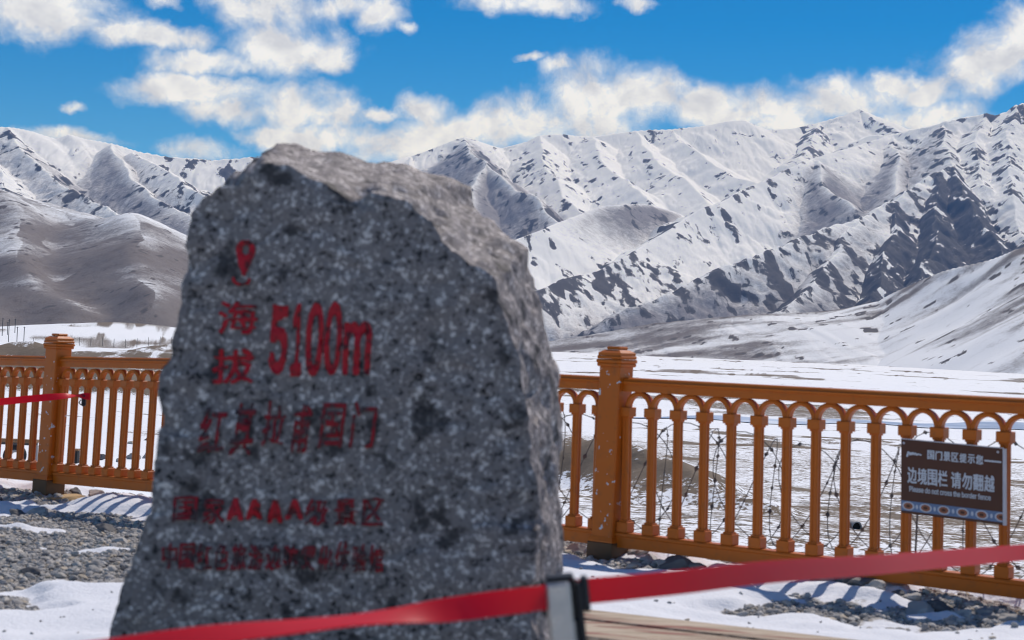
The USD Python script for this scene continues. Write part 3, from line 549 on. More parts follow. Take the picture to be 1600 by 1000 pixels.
def place(mesh, s, z, lean=0., zref=0.):
    """local (along, toward the far side, up) to the world at s along the fence"""
    v = np.array(mesh.vertices); w = np.array([Q1[0], Q1[1], 0]) + np.outer(v[:, 0] + s + lean * (v[:, 2] - zref), U) + np.outer(v[:, 1], NV); w[:, 2] += v[:, 2] + z
    # U x NV = up, so the handedness is kept
    return trimesh.Trimesh(w, mesh.faces, process=False)
RAILP = np.array([(-.030,0),(.030,0),(.030,.044),(.040,.048),(.042,.058),(.034,.064),(.030,.074),(.020,.080),(-.020,.080),(-.030,.074),(-.034,.064),(-.042,.058),(-.040,.048),(-.030,.044)])
BOTP = np.array([(-.034,0),(.034,0),(.034,.062),(.041,.068),(.041,.080),(.034,.088),(-.034,.088),(-.041,.080),(-.041,.068),(-.034,.062)])
def rail(prof, sA, zA, sB, zB, lean, h):
    n = 2; pts = [W3(sA + lean * h, 0, zA + h), W3(sB + lean * h, 0, zB + h)]; ft = (NV, np.array([0, 0, 1.0]))
    return loft(prof[::-1], pts, [ft, ft])
def baluster_section():
    a, g = .0225, .0045; p = []
    for k in range(4):
        c, s = math.cos(k * math.pi / 2), math.sin(k * math.pi / 2)
        for x, y in [(-a + .005, -a), (-.007, -a), (-.004, -a + g), (.004, -a + g), (.007, -a), (a - .005, -a), (a, -a + .005)]: p.append((x * c - y * s, x * s + y * c))
    return Polygon(p)
BAL = trimesh.creation.extrude_polygon(baluster_section(), .607, engine='earcut'); BAL.apply_translation((0, 0, .150))
CAPB = cat([box(0, 0, .783, .074, .074, .054, .003), box(0, 0, .751, .054, .054, .010, .002)])
FOOT = cat([box(0, 0, .119, .076, .076, .060, .003), box(0, 0, .154, .056, .056, .010, .002)])
def arch_mesh(pitch):
    R_, t, d = pitch / 2 + .004, .024, .040; n = 14; a = np.linspace(0, math.pi, n); prof = []
    ring = []
    for q in a:
        ring.append((math.cos(q), math.sin(q)))
    ring = np.array(ring); v, f = [], []
    out = np.concatenate([[[R_, -.012]], ring * R_ * [1, 1.02], [[-R_, -.012]]]); inn = np.concatenate([[[R_ - t, -.012]], ring * (R_ - t) * [1, 1.02], [[-R_ + t, -.012]]])
    k = len(out)
    c = .006
    for o_, sgn in ((out, 1), (inn, -1)):
        for yy in (-d / 2, d / 2): v.append(np.stack([o_[:, 0], np.full(k, yy), o_[:, 1]], -1))
    v.append(np.stack([(out[:, 0] + inn[:, 0]) / 2, np.full(k, -d / 2 - c), (out[:, 1] + inn[:, 1]) / 2], -1)); v.append(np.stack([(out[:, 0] + inn[:, 0]) / 2, np.full(k, d / 2 + c), (out[:, 1] + inn[:, 1]) / 2], -1))
    V = np.concatenate(v); A, B, C, D_, E_, G_ = [i * k for i in range(6)]
    order = [A, E_, C, D_, G_, B]      # loop of six edges round the section
    for i in range(k - 1):
        for j in range(6):
            p, q = order[j], order[(j + 1) % 6]; f += [(p + i, p + i + 1, q + i + 1), (p + i, q + i + 1, q + i)]
    for j in range(1, 5): f += [(order[0], order[j], order[j + 1]), (order[0] + k - 1, order[j + 1] + k - 1, order[j] + k - 1)]
    t_ = trimesh.Trimesh(V, f, process=False); trimesh.repair.fix_normals(t_); return t_
def spiral_post():
    body = box(0, 0, .635, .145, .145, 1.01, .007)
    cap = cat([box(0, 0, 1.146, .168, .168, .022, .006), box(0, 0, 1.167, .178, .178, .022, .007), box(0, 0, 1.1895, .170, .170, .020, .006)])
    pts = [(x * .078, y * .078, 1.200) for x in (-1, 1) for y in (-1, 1)] + [(x * .078, y * .078, 1.216) for x in (-1, 1) for y in (-1, 1)] + [(x * .052, y * .052, 1.232) for x in (-1, 1) for y in (-1, 1)]
    cap2 = trimesh.convex.convex_hull(np.array(pts)); knob = box(0, 0, 1.243, .092, .092, .020, .006)
    skirt = trimesh.convex.convex_hull(np.array([(x * .076, y * .076, .152) for x in (-1, 1) for y in (-1, 1)] + [(x * .088, y * .088, .128) for x in (-1, 1) for y in (-1, 1)] + [(x * .088, y * .088, .120) for x in (-1, 1) for y in (-1, 1)]))
    foot = box(0, 0, .045, .178, .178, .148, .004)
    return body, cat([cap, cap2, knob]), skirt, foot
BODY, PCAP, SKIRT, PFOOT = spiral_post()
PLEAN = {0: .04, 1: .052, 2: .02, 3: .014, 4: -.01}
posts_z = {i: float((railz(min(i, 3) if i != 4 else 3, SP[i]) + railz(max(i - 1, 0), SP[i])) / 2) - .095 for i in range(5)}
for i in range(5):
    if i == 2: pass
    zb = posts_z[i]; b = obj('post', place(BODY, SP[i], zb, PLEAN[i], .6), 'post_paint', fence)
    obj('cap', place(PCAP, SP[i], zb, PLEAN[i], .6), 'fence_paint', b); obj('skirt', place(SKIRT, SP[i], zb, PLEAN[i], .6), 'fence_paint', b); obj('footing', place(PFOOT, SP[i], zb, PLEAN[i], .6), 'footing_metal', b)
for i in range(4):
    a, b = SP[i] + .068, SP[i + 1] - .068; n = (17, 17, 16, 15)[i]; pitch = (SP[i + 1] - SP[i] - .03) / n; ln = LEAN[i]
    obj('top_rail', rail(RAILP, a - .0, railz(i, a), b, railz(i, b), ln if False else 0, .90), 'fence_paint', fence); obj('bottom_rail', rail(BOTP, a, railz(i, a), b, railz(i, b), 0, .0), 'fence_paint', fence)
    AR = arch_mesh(pitch)
    for k in range(n):
        s = SP[i] + .015 + pitch * (k + .5)
        if W3(s, 0, 0)[0] < -.37 * W3(s, 0, 0)[1] or W3(s, 0, 0)[0] > .36 * W3(s, 0, 0)[1]: continue
        z = railz(i, s); bb = obj('baluster', place(BAL, s, z, ln, .5), 'fence_paint', fence)
        obj('capital', place(CAPB, s, z, ln, .5), 'fence_paint', bb); obj('foot_block', place(FOOT, s, z, ln, .5), 'fence_paint', bb)
        if k < n - 1:
            q = AR.copy(); q.apply_translation((0, 0, .8095)); zz = railz(i, s + pitch / 2); obj('arch', place(q, s + pitch / 2, zz, ln, .5), 'fence_paint', fence)
for i, w in ((1, .42), (3, .30)):
    h = W3(SP[i], 0, posts_z[i] - .04); r = np.random.default_rng(i)
    m = box(0, 0, 0, w, w * .8, .07, .02); m = trimesh.Trimesh(*trimesh.remesh.subdivide(*trimesh.remesh.subdivide(m.vertices, m.faces)), process=False); v = np.array(m.vertices); v += (fbm(v * 9, 3, i)[:, None] - .5) * .05; 
    obj('footing_slab', place(trimesh.Trimesh(v, m.faces, process=False), SP[i] + .02, posts_z[i] - .03), 'footing_slab', fence)
GLYPHS = {'海': '03061842194226382636140512021101/2638264737483966386733602564246534804399529649879686967896774477407092699148994799399038892496239615881586078202760062006008600975097711781532153538/63607350724881488260/613871277125702479248138/464864486448545855604860/432462246224523553384538/069110971297269031852578/00600161066719602455194818481054',
 '拔': '004100421647166902690178167816981799269926783578368049805099599859808580798568927197749883939385908098799770597058615859865991579051873882287721871499089300820571136005500045074508541364205435461638043301270627073313372042314749497037703669266926503753384538442640260725042302150006010409161016360332/58496436712876388050',
 '红': '02000010021138194018411264126478417841884189978897787578751299129901400140083908/035000600565137722982499329532942783156326643476357542714269355720384040413104230134043510411953',
 '其': '0007010819153322012302322132217705770587218721993198318768876999789979879687967779777932983298236522980799069805900076085715571762226222372243174316250707000600/3151685068593160/3169686968773177/3141313268326841',
 '拉': '33136914743878658066896584377814991499043304/38703879627957965897659967987283728169799679977897719670/456146645465575262195417531752194942/00410143144714670268017714771498249824773577356824672449355236432439240723042102140006010309141014360333',
 '甫': '007501844484449845995598558477856292629467999089908889849884997698755575556791679108900587038301660163108110812255225502450144024422192219011800090008010867096744674475/5531813181405540/5550814981585558/1931443144401940/1950444944581958',
 '国': '009801999999990088008706120611000000/1116871687891289/17241733443344492250225944594472197219828181807254725459785878506849793779357633833283241823/543370335945594664495449',
 '门': '3295999599109805950287016900650866108410871187853285/049405951399278430803078237421741186/0077017811771101100001000001',
 '家': '001201141418292439294936464123290824062402310232264042493853234607410248034923563762176316728071806479635363475851525644796187558653714274348125891799129911930483107417682562375935612258105505490145003200290930104209461149165026301406050505/0389428939964799499955899489946684668480138012660365',
 '级': '0115021737293929402341244536474850823983399286917964906495629559883980238815990899079401900284067315640753005200460746085916672356425226481544073900310531073816392005070307/58626545733279428354665574826082/00610465117621982299309630942990146425653177337740723563204338473846393904270136084218550353',
 '景': '015301600262446242661467149987998767546653655662996198530253/2475767477782479/2487768677912491/62176520692392139809990792018407/0010191827241724162517498548852556245507540452024400340031073109450945242824292336203619251107020008/2633743275402640',
 '区': '009896999688118810119811991099000100/142433384549187419762581278153586471728582817468615085258523781675185342372723162216',
 '中': '002900804380439845995499559856809980992998288828873455345500440043014334123411280128/5545874487705570/1270114443444370',
 '色': '0062016410702181349942964089678973856169886988297928783324332413261132108210851187138818892691279923981595079103830034002701200215071414145906540554/5544784378595659/2469486957803380/2344464346592459',
 '旅': '00050617102713391454147103720281038122811695179725993184318329814481457351845699659762859784977588759569956776607946905692569751974982368821921599099908930189038508762371376757665860566016752276135200500146075015506247604065406644714472237123604260401938053503320120011809291030153224335123512028140908000600/516452637168837288755875',
 '游': '0491059310982786258240823296419951855184498261826279658668987099779775859984987571756766936698629861955784478541994199329832843184088202740064006207620975107531603259325712540450024801360234104510471349274950414940363723331428042500230017062519293232513372247223792179/42724259595959417541755181566457646156655972/00620469066920622459245819511851/0206154116412338243612030901',
 '边': '00080010081815231554025402640365256425223415421352118012971499139603920252014402340522131914151008010600/29243026403545425056537133723382538254986499648293819253913489258520811877186318602760287728792982438372637259495641503143223618/0693089612991499268630802274',
 '防': '0094309537913381628158976799709273819981997261726058915893579014880785028201760062005909601076107811812581485948542950204513390630002800220723083012351743294847507233723277317725623155344735393531322728242323152312322232243325372543234915612485108510010001',
 '文': '0008011015142620423029481870027002804780409650995983588098809770817072506641583066247917991099089401830467115023311006000500/29693754503861527070',
 '化': '293330355047509760976155756887848983967896779272815960416017611462128512871488188934913499309711950792048602610256035306501150343727/064700570966177622852898319938973895379328742700170117580747',
 '体': '0055137418862399319731932373232433343942445151682868287856785798579966996778967897779769966872687559834490349925992493179117832782206719660157015619402039263218301723242301220014001301135506470547/67566656662981297442/4129572956574941',
 '验': '0024012528322931302631253237324005410878167814492549288404840493379335634469527760886598679974977291748787739964955593568563845652565163435540553562344941494247381236063101280014001207120927093016312504160217/678255658166/42127213792886498850954890348113951395044204/634864507151753375246723/454645485249534959306024592252204934',
 '馆': '005607731297139822962082358240814186668662967099719974967886988699689067904256425735943596359601950186018505570556015500470046674068407532573157255825213628392014010908141415181560246129731773136108510651/5071897089775077/5614851486265626/5651815181625662',
 '提': '0041014314481468026801771478149822992398237835773468236823503253335334503553965396469545694569359034913491266926691173119911970274016203530845173704330032002605260632123620403042425041492949275320581560156045354533432340231022041701050103101310141114360233/3995909590594059/4868816781734973/4882818181874987',
 '示': '03610370047199719860576056085504520245003000271145114560/70477851795094279817981598149110881082267045/12988999909890891388/00160017072413322251324930432430172009100710',
 '您': '7829793186338833961699099907920490048615/29713984479956975489938998889985916890688568955498478942835476657666826982718680488037653565/24313432341136106910721273227422821982128006770270003700300126042409/41354137474052375043504562456278727872447140673753366126642056154826/33484259476956675463505441433943/00661684269935962680263625351635153615670759/010707171231143121282126181811030902',
 '境': '28062808381044144818502451284028416091599128782778118910901391219222991898089604890277027104680868286127592157145108480540023300/5035803581405040/5048804781525052/356335715072478047823883399160915897679972919390938383828580817296719663/5682597271727582/00241329136302630272137313961497229723972373337233632363233333363434362704140215',
 '围': '00999999980089008805110510000001/1190111588158890/143915484348435521562264436443711771178043804489538954808380827154715464786478555455544883488130802577237121602258307030733854385416441643381638',
 '栏': '3615981599063706/4166417556765285479347955597608965796578617570757787829891969092817695759566/454690469146913790374637/0030104816681669047003780479177917981899269927793979397839692769276841473641344028512751260018001701174306220422',
 '请': '33573365616560703970397860786182378337916091619970997191969196849683718371789378937192707170716599659956/415291529107890283007001670881098116511650004100/5024812481305031/5039813881445044/005701662566266526222722352936293921381922071702150211091110141316181656/0790079213972883308025742373',
 '勿': '00510861167221842799379732839982973994169106880385018000640061106210791082138632887275727049612750104100330532074419523360536572517245553739262314110616051817292640345640722772195809450745',
 '翻': '0048105619650266027411750784088604870292039425964599509350924991328832743475408948864375507450663765525552534847464632583245494550326649665559535174527657785977665966865286529498959994990898049401810078087910901089368025782575297510730471026701570155096610663655245424493049014002400614061300060005400441/76867576837790619086/763489489054835478677574/3215401540223222/3230403040363236/1415231523221422/1430233023361436/1145234523572256/1587197423742387',
 '越': '00060414062207330851165016362028222423242356025703652166227706770686218622993099318646864677317731664865498169816999779978818881789379958598968595839281988198727872805181498867966592528335862789259029914092409836983397239317911687158118772670196212981299119603510238042906240921111419110707000600/3316441360125518552064267437715369725872584069457138552749234823443148354937495732563244474346353234',
 '5': '021800290431243127303023342143185118581965226927713171386743564941502645074703480252119714999198929792839182358133683366466859676866806192539842993096218812760564015300360121041109',
 '1': '000300150317381838771365066503670382369965996796671897179915990295000400',
 '0': '004401620677128524943999589974958686937797669955994097319220861276066702540037012405151107200231/2643302938204518521759196523723673566872598052824582387933752762',
 'm': '0094039716971993289837994695528758947099829889939685997299029600830081038068777470776374596559025600420140044068367530772474217119641903160002000004',
 'A': '00040110379743996098639599099903940076017403652434242704230005000201/4346564650624962'}
# ------------------------------------------------------------------ lettering helper
def rings(ch):
    g = None
    for part in GLYPHS[ch].split('/'):
        p = np.array([int(part[i:i + 2]) for i in range(0, len(part), 2)], float).reshape(-1, 2) / 99
        q = Polygon(p).buffer(0); g = q if g is None else g.symmetric_difference(q)
    return g
def letter(ch, fn, x0, y0, x1, y1, depth, step, slant=0., fat=0.):
    """glyph in the unit square mapped to a px box, then on to a surface by fn(px, py) -> (point, outward normal)"""
    g = affinity.affine_transform(rings(ch), [x1 - x0, 0, 0, -(y1 - y0), x0, y1])
    if fat: g = g.buffer(fat)
    out_v, out_f, off = [], [], 0
    for poly_ in getattr(g, 'geoms', [g]):
        if poly_.area < 1e-9: continue
        t = trimesh.creation.extrude_polygon(poly_, 1.0, engine='earcut'); m = manifold3d.Manifold(manifold3d.Mesh(t.vertices.astype(np.float32), t.faces.astype(np.uint32)))
        if step: m = m.scale((1, 1, step * .8)).refine_to_length(step).scale((1, 1, 1 / (step * .8)))
        q = m.to_mesh(); v = np.asarray(q.vert_properties[:, :3], float); out_v.append(v); out_f.append(np.asarray(q.tri_verts) + off); off += len(v)
    v = np.concatenate(out_v); f = np.concatenate(out_f); h = (v[:, 1] - (y0 + y1) / 2)
    P_, Nn = fn(v[:, 0] + slant * h, v[:, 1]); v = P_ + Nn * ((v[:, 2] - .35) * depth)[:, None]
    t = trimesh.Trimesh(v, f, process=False); return t

# ------------------------------------------------------------------ the boulder
FY, FT = 4.45, .075      # its face: distance at eye height and how far it leans back per metre
def face(px, py):
    px, py = np.atleast_1d(px).astype(float), np.atleast_1d(py).astype(float)
    d = right * ((px - 800) / F)[:, None] + upv * ((500 - py) / F)[:, None] + fwd; d = d / d[:, 1:2]
    t = FY / (1 - FT * d[:, 2]); return EYE + d * t[:, None]
def stone_field(p):
    a = np.stack([fbm(p / .30 + 7, 4, 2), fbm(p / .42 + 3, 5, 3), fbm(p / .30 + 19, 4, 4)], -1) - .5
    b = np.stack([fbm(p / .07, 3, 12), fbm(p / .06, 3, 13), fbm(p * [1, 1, 2.2] / .08, 3, 14)], -1) - .5
    dd = shapely.distance(shapely.points(p[:, 0], p[:, 2]), EDGE); ew = 1 - sstep(dd, .015, .14); chip = np.clip(fbm(p / .11, 3, 33) - .50, 0, .3) * ew * .10
    inn = CEN - p; inn /= np.linalg.norm(inn, axis=1, keepdims=True); p = p + inn * chip[:, None]
    return p + a * [.050, .050, .050] + b * [.038, .020, .056]
FB = [(100,1390),(150,1120),(170,1000),(196,905),(228,800),(246,700),(259,600),(273,520),(281,440),(288,375),(303,328),(352,285),(412,240),(470,264),(540,286),(614,302),(648,337),(715,390),(782,441),(800,500),(818,580),(832,700),(838,850),(842,1000),(852,1390)]
BB = [(180,1390),(230,1120),(250,1000),(275,905),(300,800),(312,700),(322,600),(332,520),(340,440),(350,380),(362,330),(388,277),(430,226),(492,231),(600,250),(729,283),(737,322),(786,363),(829,391),(846,480),(873,580),(878,700),(880,850),(881,1000),(892,1390)]
BD = [5.2]*11 + [5.15, 5.1, 5.2, 5.3, 5.3, 5.2, 5.15, 5.05] + [5.0]*6
EDGE = Polygon([tuple(face(a, b)[0][[0, 2]]) for a, b in FB]).boundary; CEN = face(560, 800)[0] + [0, .4, 0]
fv = np.array([face(a, b)[0] for a, b in FB]); bv = np.array([at(a, b, d) for (a, b), d in zip(BB, BD)])
n = len(fv); v = np.concatenate([fv, bv]); f = []
for i in range(n):
    j = (i + 1) % n; f += [(i, n + i, n + j), (i, n + j, j)]
tri = trimesh.creation.triangulate_polygon(Polygon([(p[0], p[2]) for p in fv]), engine='earcut')
def cap_tris(loop):
    vv, ff = trimesh.creation.triangulate_polygon(Polygon([(p[0], p[2]) for p in loop]), engine='earcut')
    idx = [int(np.argmin(np.hypot(loop[:, 0] - q[0], loop[:, 2] - q[1]))) for q in vv]; return [[idx[a] for a in t] for t in ff]
f += cap_tris(fv) + [[n + a for a in t[::-1]] for t in cap_tris(bv)]
base = trimesh.Trimesh(v, f, process=False); trimesh.repair.fix_normals(base)
mm = manifold3d.Manifold(manifold3d.Mesh(base.vertices.astype(np.float32), base.faces.astype(np.uint32))).refine_to_length(.016 / RES)
q = mm.to_mesh(); sv = stone_field(np.asarray(q.vert_properties[:, :3], float))
boulder = thing('inscribed_boulder', 'tall grey granite boulder with red carved inscription standing before the fence', 'boulder', (fv[:, 0].mean(), FY + .3, float(sv[:, 2].min())))
obj('rock_body', (sv, np.asarray(q.tri_verts)), 'granite', boulder, smooth=40)
def on_face(px, py):
    def lay(a, b):      # the point of the rough face that is seen along this line
        q0 = face(a, b); q = q0.copy()
        for _ in range(4):
            er = stone_field(q) - q0; q[:, [0, 2]] -= er[:, [0, 2]]; q[:, 1] = FY + FT * (q[:, 2] - EYE[2]) * FY / FY
        return stone_field(q)
    p = lay(px, py); dx = lay(px + 2, py) - p; dy = lay(px, py + 2) - p; nn = np.cross(dx, dy); nn /= np.linalg.norm(nn, axis=1, keepdims=True); nn *= -np.sign((nn @ fwd))[:, None]
    return p, nn
def carve(ch, x0, y0, x1, y1, m='red_paint', slant=-.06, fat=.6):
    obj('carved_character', letter(ch, on_face, x0, y0, x1, y1, .010, 6, slant, fat), m, boulder)
# location pin
th_ = np.linspace(0, 2 * np.pi, 40); pin = Polygon(np.stack([384 + 15 * np.cos(th_), 391 + 16 * np.sin(th_)], -1)).union(Polygon([(369.6, 396), (398.4, 396), (383, 432), (379, 430)])).difference(Polygon(np.stack([384.5 + 6 * np.cos(th_), 391 + 9 * np.sin(th_)], -1)))
arc = LineString([(365, 435), (366, 440), (372, 444), (380, 445), (388, 442), (390, 437)]).buffer(2.0)
def carve_poly(g, name):
    t = trimesh.creation.extrude_polygon(g, 1.0, engine='earcut'); m = manifold3d.Manifold(manifold3d.Mesh(t.vertices.astype(np.float32), t.faces.astype(np.uint32))).scale((1, 1, 5)).refine_to_length(6).scale((1, 1, .2)); q = m.to_mesh(); v = np.asarray(q.vert_properties[:, :3], float)
    P_, Nn = on_face(v[:, 0], v[:, 1]); obj(name, (P_ + Nn * ((v[:, 2] - .35) * .010)[:, None], np.asarray(q.tri_verts)), 'red_paint', boulder)
carve_poly(pin, 'carved_pin'); carve_poly(arc, 'carved_arc')
for ch, b in [('海', (341,470,402,522)), ('拔', (331,546,397,600)), ('5', (422,477,450,585)), ('1', (457,475,473,588)), ('0', (479,473,505,588)), ('0', (508,472,534,586)), ('m', (537,502,580,586))]: carve(ch, *b, slant=-.06 if ch in '510m' else -.05, fat=.25 if ch in '510m' else 0.)
for ch, b in [('红', (313,638,353,706)), ('其', (362,630,398,712)), ('拉', (411,634,445,700)), ('甫', (457,632,485,708)), ('国', (502,630,538,700)), ('门', (550,633,587,700))]: carve(ch, *b, m='red_worn', slant=-.14, fat=0.)
for ch, b in [('国', (271,776,309,814)), ('家', (317,776,351,818)), ('A', (355,779,380,813)), ('A', (384,780,409,812)), ('A', (417,781,441,817)), ('A', (446,781,473,812)), ('级', (477,780,514,822)), ('景', (522,780,557,822)), ('区', (566,780,599,822))]: carve(ch, *b, m='red_paint' if ch == 'A' else 'red_worn', slant=-.05, fat=.4 if ch == 'A' else 0.)
for k, ch in enumerate('中国红色旅游边防文化体验馆'):
    x = 266 + 26.8 * k; carve(ch, x - 11.5, 848 + k * .5, x + 11.5, 888 + k * .6, m='red_worn', slant=-.06, fat=0.)

# ------------------------------------------------------------------ warning sign on the fence
def sign_plane(px, py, off):
    px, py = np.atleast_1d(px).astype(float), np.atleast_1d(py).astype(float)
    d = right * ((px - 800) / F)[:, None] + upv * ((500 - py) / F)[:, None] + fwd
    o = W3(SP[3] + 1.5, off, 0); t = ((o - EYE) @ NV) / (d @ NV); return EYE + d * t[:, None]
cs = sign_plane([1408, 1567, 1567, 1408], [686, 701, 815, 801], -.062)
ctr = cs.mean(0); su, sv_ = (cs[1] - cs[0]), (cs[3] - cs[0]); sw_, sh_ = np.linalg.norm(su), np.linalg.norm(sv_); su, sv_ = su / sw_, sv_ / sh_; sn_ = np.cross(su, sv_); sn_ /= np.linalg.norm(sn_); sn_ *= -np.sign(sn_ @ NV)
sign = thing('warning_sign', 'dark brown bilingual border fence warning sign fixed to the right fence', 'sign', ctr)
def slab(u0, v0, u1, v1, n0, n1):
    b = trimesh.creation.box((1, 1, 1)); w = np.array(b.vertices) + .5
    w = cs[0] + np.outer((u0 + w[:, 0] * (u1 - u0)) * sw_, su) + np.outer((v0 + w[:, 1] * (v1 - v0)) * sh_, sv_) + np.outer(n0 + w[:, 2] * (n1 - n0), sn_)
    t = trimesh.Trimesh(w, b.faces, process=False); trimesh.repair.fix_normals(t); return t
obj('panel', slab(0, 0, 1, 1, -.012, 0), 'sign_brown', sign); obj('edge_strip', slab(1, 0, 1.025, 1, -.016, .003), 'sign_edge', sign); obj('edge_strip', slab(0, -.012, 1, 0, -.014, .002), 'sign_edge', sign)
obj('pattern_band', slab(0.002, .83, .998, .965, 0, .0016), 'sign_blue', sign)
def on_sign(u, v): return cs[0] + np.outer(u * sw_, su) + np.outer(v * sh_, sv_), np.tile(sn_, (len(u), 1))
def disc(cu, cv, ru, rv, lift, name, m, shape=None):
    a = np.linspace(0, 2 * np.pi, 20, endpoint=False); p = Polygon(np.stack([cu + ru * np.cos(a), cv + rv * np.sin(a)], -1)).intersection(shapely.box(0.003, 0, .997, 1))
    t = trimesh.creation.extrude_polygon(p, 1, engine='earcut'); v = np.array(t.vertices); P_, N_ = on_sign(v[:, 0], v[:, 1]); w = trimesh.Trimesh(P_ + N_ * (lift + (v[:, 2] - 1) * .0012)[:, None], t.faces, process=False); trimesh.repair.fix_normals(w); obj(name, w, m, sign)
for cu in (.075, .25, .43, .615, .80, .985):
    disc(cu, .897, .062, .058, .0030, 'pattern_ring', 'sign_pale'); disc(cu, .897, .046, .044, .0044, 'pattern_flower', 'sign_rust'); disc(cu, .897, .022, .020, .0058, 'pattern_heart', 'sign_brown')
for cu in (.162, .34, .522, .708, .892): disc(cu, .897, .012, .030, .0030, 'pattern_dot', 'sign_pale')
def put(ch, u0, v0, u1, v1): obj('sign_character', letter(ch, on_sign, u0, v0, u1, v1, .003, 0, 0., .0015), 'sign_white', sign)
for k, ch in enumerate('国门景区提示您'): u = .268 + k * .0795; put(ch, u, .115, u + .066, .235)
for k, ch in enumerate('边境围栏'): u = .067 + k * .102; put(ch, u, .37, u + .092, .585)
for k, ch in enumerate('请勿翻越'): u = .502 + k * .107; put(ch, u, .37, u + .096, .585)
t = meshkit.text_mesh('Please do not cross the border fence', 1.0, .05, True); v = np.array(t.vertices); x0, x1 = v[:, 0].min(), v[:, 0].max()
P_, N_ = on_sign(.085 + (v[:, 0] - x0) / (x1 - x0) * .80, .695 - v[:, 1] * .068); t = trimesh.Trimesh(P_ + N_ * (v[:, 2] * .05)[:, None], t.faces, process=False); trimesh.repair.fix_normals(t); obj('english_line', t, 'sign_white', sign)
obj('rule_line', slab(.825, .168, .985, .190, 0, .0018), 'sign_white', sign)
sc = LineString([(.062,.225),(.075,.165),(.088,.18),(.092,.20),(.10,.175),(.112,.195),(.12,.17),(.135,.19),(.145,.172),(.16,.195),(.175,.18),(.20,.19)]).buffer(.009)
t = trimesh.creation.extrude_polygon(sc, 1, engine='earcut'); v = np.array(t.vertices); P_, N_ = on_sign(v[:, 0], v[:, 1]); t = trimesh.Trimesh(P_ + N_ * (v[:, 2] * .002)[:, None], t.faces, process=False); trimesh.repair.fix_normals(t); obj('script_mark', t, 'sign_white', sign)
for uu, vv in ((.03, .05), (.955, .05)): disc(uu, vv, .012, .016, .004, 'screw', 'sign_edge')

# ------------------------------------------------------------------ belts and their stanchion
def belt(name, label, stations, w=.048, th=.0012):
    """stations: (px, py, distance, lean in degrees: 0 is on edge, 90 lies flat)"""
    st = np.array(stations, float); k = np.linspace(0, len(st) - 1, 90)
    from scipy.interpolate import PchipInterpolator
    c = PchipInterpolator(np.arange(len(st)), st)(k); pts = np.array([at(*r[:3]) for r in c]); fr = []
    for i in range(len(pts)):
        d = pts[min(i + 1, len(pts) - 1)] - pts[max(i - 1, 0)]; d /= np.linalg.norm(d); up_ = np.array([0, 0, 1.]) - d * d[2]; up_ /= np.linalg.norm(up_); away = np.cross(up_, d); away *= np.sign(away[1])
        a = math.radians(c[i, 3]); fr.append((math.cos(a) * up_ + math.sin(a) * away, math.cos(a) * away - math.sin(a) * up_))
    prof = np.array([(-w/2, -th), (-w/4, -th*1.2), (w/4, -th*1.2), (w/2, -th), (w/2, th), (w/4, th*1.2), (-w/4, th*1.2), (-w/2, th)])
    loc = pts[0]; p = obj(name, loft(prof, pts, fr), 'belt', smooth=35); tag(UsdGeom.Mesh.Get(stage, p), label, 'barrier belt'); return pts
belt('barrier_belt', 'red belt twisting across the foot of the boulder from the stanchion to the lower left', [(858,933,2.98,2),(800,940,2.93,8),(700,953,2.87,35),(620,962,2.84,66),(545,970,2.82,76),(450,980,2.80,68),(330,992,2.78,56),(180,1014,2.75,46),(0,1040,2.7,40),(-150,1065,2.68,40)], w=.044)
belt('barrier_belt', 'crimson belt stretched from the stanchion across the right fence', [(890,926,3.0,3),(1050,911,3.15,6),(1200,894,3.4,8),(1350,884,3.8,12),(1480,873,4.3,16),(1600,863,4.8,10),(1750,850,5.4,0)], w=.046)
belt('barrier_belt', 'narrow red belt clipped to the left fence behind the boulder', [(-120,640,11.9,0),(0,628,12.1,3),(60,622,12.25,12),(105,618.5,12.36,50),(118,618,12.4,80),(135,619,12.42,20),(141,620,12.44,5)], w=.052)
clip = thing('belt_clip', 'black clip holding the narrow red belt on the left fence', 'clip', at(131, 622, 12.43))
c0 = at(131, 626, 12.43); obj('clip_body', box(c0[0], c0[1], c0[2] - .0, .030, .04, .085, .008), 'black_plastic', clip); c1 = at(126, 629, 12.40); obj('hook', tube([c1 + [0, 0, .02], c1 + [-.012, 0, 0], c1 + [0, 0, -.015], c1 + [.02, .01, -.01]], .005), 'black_plastic', clip)
SB = at(915, 1330, 3.0); ST = at(873, 905, 3.0); ax = ST - SB; hl = np.linalg.norm(ax); ax /= hl
sx_ = right - ax * (right @ ax); sx_ /= np.linalg.norm(sx_); sy_ = np.cross(ax, sx_); 
gz = ground(SB[0], SB[1]); SB = ST - ax * ((ST[2] - gz) / ax[2]); hl = np.linalg.norm(ST - SB)
stan = thing('belt_stanchion', 'leaning silver belt stanchion with black cassette in front of the boulder', 'stanchion', SB)
def local(mesh):
    w = np.array(mesh.vertices); w = SB + np.outer(w[:, 0], sx_) + np.outer(w[:, 1], sy_) + np.outer(w[:, 2], ax); t = trimesh.Trimesh(w, mesh.faces, process=False); trimesh.repair.fix_normals(t); return t
def cyl(x, y, z0, z1, r, n=28):
    c = trimesh.creation.cylinder(r, z1 - z0, sections=n); c.apply_translation((x, y, (z0 + z1) / 2)); return c
obj('pole', local(cyl(.006, 0, -.05, hl - .075, .0245)), 'steel', stan, smooth=40)
obj('head_shell', local(box(-.004, -.010, hl - .064, .046, .044, .124, .006)), 'steel', stan)
obj('cassette', local(box(.008, .012, hl - .062, .058, .040, .116, .007)), 'black_plastic', stan)
obj('top_cap', local(box(.002, .004, hl + .003, .050, .046, .008, .003)), 'black_plastic', stan)
